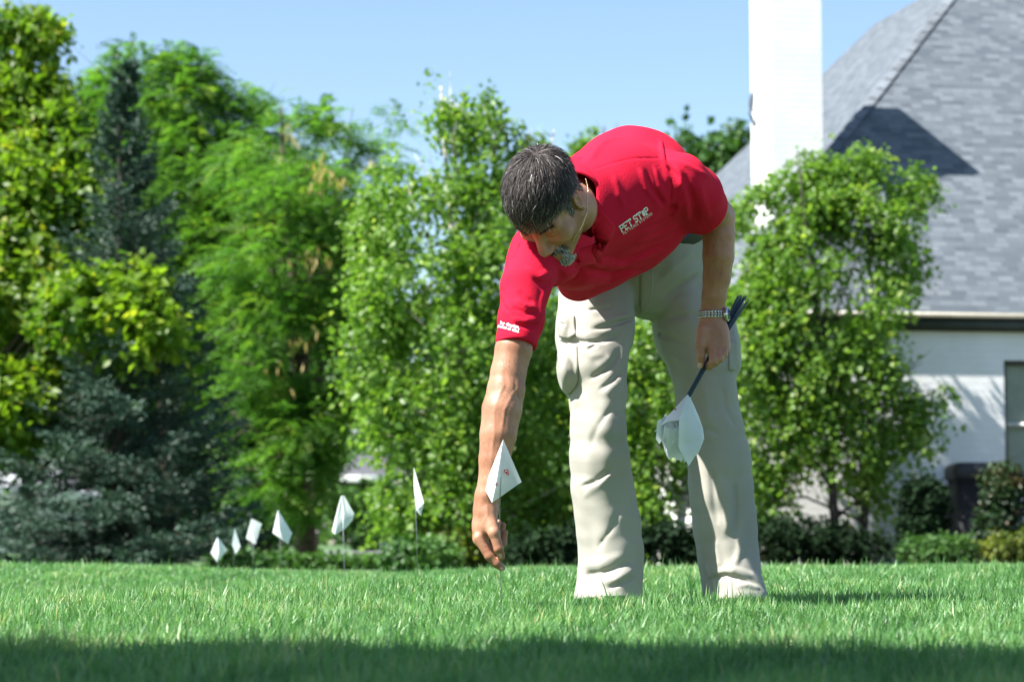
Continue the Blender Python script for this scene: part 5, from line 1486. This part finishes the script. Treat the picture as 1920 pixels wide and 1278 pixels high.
tree("locust_tree", "feathery green locust with yellowish pods, between the spruce and the pale birch", "tree", 575, 31.0,
     [(540,265,85,62,0),(535,200,28,26,0),(620,290,85,65,.3),(610,225,26,26,0),(480,330,85,75,.2),(560,385,120,85,-.4),(655,385,85,75,0),(740,228,34,24,0),(712,290,45,40,.1),(520,490,120,85,-.5),(630,520,105,95,-.2),(540,610,115,85,-.5),(600,700,110,90,-.3),(500,690,85,60,-.6),(600,745,55,40,0),(690,590,70,80,.4),(550,800,80,70,-.6),(510,880,80,70,-.6),(570,915,55,60,-.5),(440,790,70,70,-.4),(690,450,60,70,.1),(455,560,80,80,-.2)],
     podded, m_locust, m_bark, 0.14, 3, group=TG)
# darker trees that close the gaps low down
tree("broadleaf_tree", "dark leafy tree low behind the flags, below the locusts", "tree", 500, 38.0,
     [(460,650,150,130),(560,710,140,110),(420,820,140,130),(530,840,90,110),(490,920,120,80),(715,690,60,60),(770,930,25,45),(560,520,130,110),(430,480,130,120),(330,420,110,110),(640,470,90,90),(300,290,80,90),(560,350,70,50)],
     lambda L_: leafy(L_, 6500, 7, 0.12, 0.05, 14, twig=0.3, fr=3.5, gap=-0.5, shell=0.3), m_dark, m_bark2, 0.14, 4, group=TG)
tree("broadleaf_tree", "dark leafy tree at the far left, behind the spruce's skirt", "tree", 60, 36.0,
     [(20,520,170,150),(130,620,150,130),(60,760,150,110),(220,500,140,130),(300,700,130,120),(20,400,150,130),(180,780,140,80)],
     lambda L_: leafy(L_, 3900, 7, 0.12, 0.05, 15, twig=0.3, fr=3.5, gap=-0.5, shell=0.3), m_dark, m_bark2, 0.14, 5, group=TG)
tree("broadleaf_tree", "dark leafy tree filling the shade behind the pale birches and the man's legs", "tree", 1010, 30.0,
     [(900,700,120,130),(1010,760,120,150),(1110,820,120,150),(1000,930,150,100),(1130,960,140,80),(880,880,110,110),(1240,930,90,90),(780,760,80,90),(1090,660,90,100)],
     lambda L_: leafy(L_, 4600, 7, 0.10, 0.042, 16, twig=0.28, fr=3.5, gap=-0.5, shell=0.3), m_dark, m_bark2, 0.12, 6, group=TG)
# birches
tree("birch_tree", "pale green birch with a ragged leaning tip, left of the man's head", "tree", 880, 21.0,
     [(838,158,36,36,0),(880,196,45,30,.1),(848,232,34,20,0),(935,238,40,22,.1),(995,248,30,16,.1),(800,335,100,62,0),(905,312,95,52,.2),(760,400,85,75,-.1),(865,420,100,80,-.3),(965,400,80,70,.2),(780,525,105,95,-.3),(900,535,115,95,-.1),(745,640,85,75,-.2),(860,665,115,95,-.4),(965,690,100,115,.1),(795,780,100,85,-.3),(905,810,115,95,-.2),(1015,850,85,110,.2),(775,890,75,80,-.2),(860,925,90,75,-.3),(965,945,80,75,0),(1020,640,60,80,.3),(760,985,45,50,-.2),(1060,930,40,90,.2),(712,560,40,60,0),(690,700,30,30,0)],
     lambda L_: leafy(L_, 5600, 7, 0.060, 0.022, 17, droop=0.75, twig=0.24, fr=6.0, gap=0.15, hang=0.55), m_birch, m_birchbark, 0.055, 7, stems=3, group=TG, squash=0.75)
tree("birch_tree", "bright green birch in front of the chimney and grey roof", "tree", 1600, 25.0,
     [(1590,295,55,42,0),(1640,335,75,45,.1),(1540,350,85,58,0),(1480,390,75,48,0),(1425,425,62,58,0),(1700,345,42,26,.1),(1600,415,105,65,-.2),(1500,470,105,75,-.3),(1400,510,52,80,0),(1650,490,70,62,.1),(1560,560,125,85,-.3),(1430,610,75,90,-.1),(1640,605,62,50,.1),(1480,700,105,85,-.3),(1600,690,95,70,-.2),(1680,690,55,34,0),(1735,730,36,32,0),(1725,672,26,20,0),(1690,790,38,45,0),(1440,800,65,90,-.1),(1560,800,85,65,-.2),(1605,880,48,70,0),(1415,910,42,80,-.1),(1625,925,38,42,0),(1480,860,30,50,0)],
     lambda L_: leafy(L_, 5600, 7, 0.066, 0.0245, 18, droop=0.7, twig=0.24, fr=6.0, gap=0.15, hang=0.5), m_birch, m_bark2, 0.055, 8, stems=2, group=TG, squash=0.5)
tree("birch_tree", "birch with a white trunk seen between the man's legs", "tree", 1267, 20.5,
     [(1225,640,55,50,0),(1195,730,60,75,-.1),(1255,750,60,90,0),(1205,860,48,80,-.1),(1195,965,50,70,0),(1318,870,40,80,.2),(1310,720,80,90,.3),(1300,600,70,70,.3),(1150,860,60,100,.2),(1340,820,60,100,.3),(1120,680,50,70,.3)],
     lambda L_: leafy(L_, 2600, 7, 0.058, 0.021, 19, droop=0.75, twig=0.24, fr=6.0, gap=0.12, hang=0.55), m_birch, m_birchbark, 0.050, 9, stems=1, group=TG, squash=0.7)
tree("broadleaf_tree", "distant blue-green tree top over the low roof left of the chimney", "tree", 1350, 55.0,
     [(1272,260,22,30),(1300,320,40,30),(1345,285,32,30),(1330,340,60,40),(1395,265,24,30),(1380,310,45,40),(1420,330,50,50),(1360,420,120,70),(1340,600,140,140)],
     lambda L_: leafy(L_, 1700, 7, 0.16, 0.07, 20, twig=0.4, fr=3, gap=-0.1), m_dark, m_bark2, 0.16, 10, group=TG)
tree("broadleaf_tree", "small distant tree top just above the man's back", "tree", 1120, 50.0,
     [(1138,238,26,16),(1110,275,40,25),(1150,300,60,50),(1060,330,60,50),(1100,420,110,90),(1100,600,130,150)],
     lambda L_: leafy(L_, 1400, 7, 0.15, 0.06, 22, twig=0.4, fr=3, gap=-0.1), m_birch, m_bark2, 0.15, 11, group=TG)

# blue spruce
YS = 25.0
sb = at(222, 1040, YS); sb[2] = float(ground_z(sb[0], YS)); stp = at(222, 128, YS)
spruce = empty("spruce_tree", sb, "tall blue spruce with a bare leader and dark spreading skirt", "tree", TG)
rs = np.random.default_rng(50); Hs = stp[2] - sb[2]; mb = MB()
mb.tube([sb - (0, 0, .1), sb + (0, 0, Hs * .5), stp], [0.10, 0.055, 0.006], 8)
TV_, TA_, TL_ = [], [], []
z = 0.12
while z < Hs - 0.05:
    f = z / Hs
    R = 1.72 * (1 - f) ** 1.22 * (1 if f < .9 else 0.6) + 0.05
    nb = int(5 + 6 * (1 - f))
    for k in range(nb):
        az = rs.uniform(0, 6.283); Rb = R * rs.uniform(0.72, 1.15); rise = 0.55 * f ** 1.5 + 0.05
        c = sb + np.array([0, 0, z + rs.normal() * 0.05])
        dr = np.array([math.cos(az), math.sin(az), 0]); pts = []
        for i in range(7):
            t = i / 6; pts.append(c + dr * Rb * t + np.array([0, 0, Rb * (rise * t - 0.42 * (1 - f) * t * (1 - .55 * t) + 0.14 * t ** 3)]))
        mb.tube(pts, [0.016 * (1 - .8 * i / 6) * (0.4 + (1 - f)) for i in range(7)], 4, cap=False)
        for i in range(1, 7):
            p = pts[i]; d = unit(pts[i] - pts[i-1]); side = np.array([-dr[1], dr[0], 0])
            m_ = max(2, int(4 * Rb))
            for _ in range(m_):
                q = pts[i-1] + (p - pts[i-1]) * rs.uniform()
                for s_ in (-1, 1):
                    tl = (0.10 + 0.24 * Rb * (1 - 0.72 * i / 6)) * rs.uniform(0.6, 1.15)
                    TV_.append(q); TA_.append(unit(d * 0.75 + side * s_ * 0.85 + np.array([0, 0, rs.normal(-.14, .15)]))); TL_.append(tl)
        TV_.append(pts[5]); TA_.append(unit(pts[6] - pts[5] + (0, 0, .05))); TL_.append(0.22)
    z += 0.125 + 0.08 * f
mb.build("trunk", m_bark2, spruce, True)
TV_, TA_, TL_ = np.array(TV_), np.array(TA_), np.array(TL_)
NPP = 9; Pn, An, Nn, Ln = [], [], [], []
for i in range(NPP):
    t = (i + rs.uniform(0, 1, len(TV_))) / NPP
    Pn.append(TV_ + TA_ * (TL_ * t)[:, None]); r3 = rs.normal(size=TA_.shape); An.append(TA_ * 0.9 + r3 * 0.5); Nn.append(rs.normal(size=TA_.shape)); Ln.append(rs.uniform(0.045, 0.075, len(TV_)))
Pn, An, Nn, Ln = map(np.concatenate, (Pn, An, Nn, Ln))
V, F = leaves(Pn, An, Nn, Ln, Ln * 0.16, 0.0)
tt = np.clip(0.35 + 0.25 * lump(60, 2.6)(TV_) + rs.normal(0, 0.15, len(TV_)), 0, 1)
mesh("crown", V, F, m_spruce, spruce, smooth=False, attrs={"tint": np.repeat(np.tile(tt, NPP), 4)})
print("spruce quads", len(F))

# ---- shrubs
SG = "shrubs along the bed"
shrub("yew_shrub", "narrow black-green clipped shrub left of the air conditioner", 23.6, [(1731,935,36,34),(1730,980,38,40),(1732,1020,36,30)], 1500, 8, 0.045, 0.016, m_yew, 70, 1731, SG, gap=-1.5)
shrub("boxwood_shrub", "upright dark shrub with reddish tips in front of the air conditioner", 23.2, [(1880,905,30,30),(1888,945,36,42),(1880,1000,36,40),(1868,985,26,42)], 1300, 7, 0.042, 0.017, m_box, 71, 1870, SG, gap=-1.0)
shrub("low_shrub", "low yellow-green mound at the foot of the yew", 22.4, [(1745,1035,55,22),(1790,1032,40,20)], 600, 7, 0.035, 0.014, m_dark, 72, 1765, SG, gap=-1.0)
shrub("golden_shrub", "low golden-green mound at the right edge of the lawn", 22.4, [(1890,1030,42,20),(1935,1028,40,24)], 520, 7, 0.035, 0.014, m_gold, 73, 1900, SG, gap=-1.0)
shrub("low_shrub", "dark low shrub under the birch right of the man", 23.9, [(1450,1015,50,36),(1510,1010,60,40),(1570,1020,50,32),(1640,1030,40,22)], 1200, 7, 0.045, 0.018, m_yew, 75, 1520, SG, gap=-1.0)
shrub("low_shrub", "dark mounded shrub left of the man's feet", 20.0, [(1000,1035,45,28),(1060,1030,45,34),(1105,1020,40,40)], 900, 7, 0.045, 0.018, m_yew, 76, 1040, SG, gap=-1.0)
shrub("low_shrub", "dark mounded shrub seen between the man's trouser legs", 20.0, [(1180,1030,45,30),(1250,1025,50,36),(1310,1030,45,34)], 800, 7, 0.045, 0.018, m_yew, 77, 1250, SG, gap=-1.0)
shrub("golden_shrub", "pale yellow-green shrub just left of the lowered hand", 20.5, [(850,1025,40,24),(885,1030,30,20)], 620, 7, 0.04, 0.016, m_gold, 78, 862, SG, gap=-1.0)
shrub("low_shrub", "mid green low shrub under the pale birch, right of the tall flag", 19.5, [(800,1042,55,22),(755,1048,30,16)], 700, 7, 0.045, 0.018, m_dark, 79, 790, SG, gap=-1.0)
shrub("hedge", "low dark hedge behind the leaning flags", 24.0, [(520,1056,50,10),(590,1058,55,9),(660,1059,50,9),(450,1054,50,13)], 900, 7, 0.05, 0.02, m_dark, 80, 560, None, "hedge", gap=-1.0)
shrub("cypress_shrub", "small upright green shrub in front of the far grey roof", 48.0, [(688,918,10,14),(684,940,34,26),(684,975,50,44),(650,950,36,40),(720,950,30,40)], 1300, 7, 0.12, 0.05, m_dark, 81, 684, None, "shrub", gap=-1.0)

# ---- the tree left of the camera that throws the dark shade over the near grass
ro = np.random.default_rng(90)
L_ = []
for x0 in np.linspace(-2.6, 2.6, 19):
    for row in range(9):
        z = ro.uniform(3.3, 4.6); r_ = ro.uniform(0.50, 0.68)
        yg = 4.10 + 0.13 * math.sin(x0 * 4.3 + 0.6) + 0.07 * math.sin(x0 * 11.0) - row * 0.85 + ro.uniform(-0.05, 0.05)
        q = np.array([x0, yg - r_, 0.0]) + SUN_DIR * (z / SUN_DIR[2])
        L_.append((q, np.array([0.5, r_, 0.55])))
sbse = np.array([-3.4, 0.2, float(ground_z(-3.4, 0.2))])
e = empty("shade_tree", sbse, "broad leafy tree beside the camera that shades the near grass", "tree")
limbs(sbse, L_, 0.12, 91).build("trunk", m_bark, e, True)
V, F, t = leafy(L_, 15000, 7, 0.17, 0.075, 92, twig=0.22, fr=2.0, gap=-2.5, shell=0.2)
mesh("crown", V, F, m_maple, e, smooth=False, attrs={"tint": t})

# ---- a far wood that closes the view low down on both sides
rw = np.random.default_rng(140); L_ = []
for x in np.linspace(-75, 75, 46):
    y = 105 + rw.uniform(-8, 12); h = rw.uniform(3.0, 4.6); gz = float(ground_z(x, y))
    L_.append((np.array([x + rw.uniform(-1, 1), y, gz + h * .9]), np.array([3.2, 2.6, h])))
V, F, tq = leafy(L_, 9000, 6, 0.42, 0.20, 141, twig=0.9, fr=0.9, gap=-1.2, shell=0.4)
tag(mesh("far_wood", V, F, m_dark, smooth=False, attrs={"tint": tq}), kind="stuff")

# ---- far houses, drive and post
def far_house(name, label, Y, px0, px1, y_eave, apex_px, y_apex, wallc, roofc, group=None, depth=6.0):
    c0 = at(px0, y_eave, Y); c1 = at(px1, y_eave, Y); ap = at(apex_px, y_apex, Y + depth * .35); gz = float(ground_z((c0[0] + c1[0]) / 2, Y)) - .3
    e = empty(name, ((c0[0] + c1[0]) / 2, Y + depth / 2, gz), label, "house", group)
    B_ = np.array([0, depth, 0]); ins = np.array([0.25, 0.25, 0])
    g = lambda p: np.array([p[0], p[1], gz])
    mb = MB(); a, b_, c, d = c0 + (.3, .3, 0), c1 + (-.3, .3, 0), c1 + B_ + (-.3, -.3, 0), c0 + B_ + (.3, -.3, 0)
    mb.add([g(a), g(b_), g(c), g(d), a, b_, c, d], [(0,1,5,4),(1,2,6,5),(2,3,7,6),(3,0,4,7)]); mb.build("wall", wallc, e)
    mb = MB(); mb.add([c0, c1, c1 + B_, c0 + B_, ap, ap + B_ * .3], [(0,1,4),(1,2,5,4),(2,3,5),(3,0,4,5)]); rf = mb.build("roof", roofc, e)
    th = np.array([0, 0, -0.32]); mb = MB(); mb.add([c0, c1, c1 + B_, c0 + B_, c0 + th, c1 + th, c1 + B_ + th, c0 + B_ + th], [(0,1,5,4),(1,2,6,5),(2,3,7,6),(3,0,4,7),(4,5,6,7)])
    mb.build("fascia", simple_mat("white_fascia", (0.75, 0.75, 0.75), 0.6), e)
    return e
m_farroof = simple_mat("slate_roof", (0.075, 0.075, 0.085), 0.8, var=0.25, scale=2)
m_farwall = simple_mat("white_siding", (0.72, 0.73, 0.74), 0.7)
far_house("house", "far house with a dark grey hip roof showing between the trees", 70.0, 633, 760, 890, 700, 826, m_farwall, m_farroof, depth=10)
far_house("house", "white house glimpsed at the far left under the spruce", 48.0, -220, 82, 912, -60, 770, m_farwall, simple_mat("pale_roof", (0.42, 0.43, 0.46), 0.8), depth=7)
pc = at(592, 1045, 40.0); pc[2] = float(ground_z(pc[0], 40.0)); e = empty("post", pc, "dark post with a pale top on the far lawn", "post")
mb = MB(); mb.tube([pc, np.array([pc[0], pc[1], at(592, 1004, 40)[2]])], 0.055, 8); mb.build("shaft", m_bark2, e)
tpz = at(592, 1004, 40)[2]; mb = MB(); mb.box((pc[0]-.075, pc[1]-.075, tpz), (pc[0]+.075, pc[1]+.075, at(592, 993, 40)[2])); mb.build("cap", m_frame, e)
def strip(name, pts, mat, dz=0.02):
    P = []
    for x, y in pts: P.append((x, y, float(ground_z(x, y)) + dz))
    n = len(P) // 2
    return tag(mesh(name, np.array(P), [(i, i + 1, n + i + 1, n + i) for i in range(n - 1)], mat, smooth=False), kind="structure")
dr_x = np.linspace(-9, 6, 30)
strip("driveway", [(x, 44 + 0.25 * (x + 9)) for x in dr_x] + [(x, 47.5 + 0.25 * (x + 9)) for x in dr_x], simple_mat("grey_asphalt", (0.16, 0.155, 0.165), 0.9), 0.05)
bx = np.linspace(-0.3, 9, 30)
m_mulch = simple_mat("bark_mulch", (0.045, 0.028, 0.020), 0.95, var=0.5, scale=20, bump=0.8, bscale=40)
for k, (y0, y1) in enumerate(((17.2, 19.0), (19.0, 21.0), (21.0, 23.0), (23.0, 25.9))):
    strip("mulch_bed", [(x, y0) for x in bx] + [(x, y1) for x in bx], m_mulch, 0.03)
# pale edging stones by the lowered hand and a stone in the bed
def stone(px, py, Y, rx, ry, label, seed):
    r = np.random.default_rng(seed); c = at(px, py, Y); c[2] = float(ground_z(c[0], Y)) + S(ry, Y) * .4
    V = []; F = []; nu, nv = 16, 9; f = lump(seed, 9)
    for i in range(nv):
        for j in range(nu):
            a = 2*math.pi*j/nu; b_ = math.pi * i / (nv-1); d = np.array([math.cos(a)*math.sin(b_), math.sin(a)*math.sin(b_), math.cos(b_)])
            V.append(d)
    V = np.array(V); V = V * (1 + 0.10 * f(V))[:, None] * np.array([S(rx, Y), S((rx+ry)/2, Y), S(ry, Y)]) + c
    for i in range(nv - 1):
        for j in range(nu): F.append((i*nu+j, i*nu+(j+1) % nu, (i+1)*nu+(j+1) % nu, (i+1)*nu+j))
    o = mesh("stone", V, F, simple_mat("pale_stone", (0.42, 0.36, 0.31), 0.85, bump=0.5), smooth=True); return tag(o, label, "stone")
stone(905, 1052, 19.0, 48, 9, "long pale edging stone just behind the lowered hand", 5)
stone(745, 990, 22.5, 14, 14, "pinkish round stone under the pale birch by the tallest flag", 6)
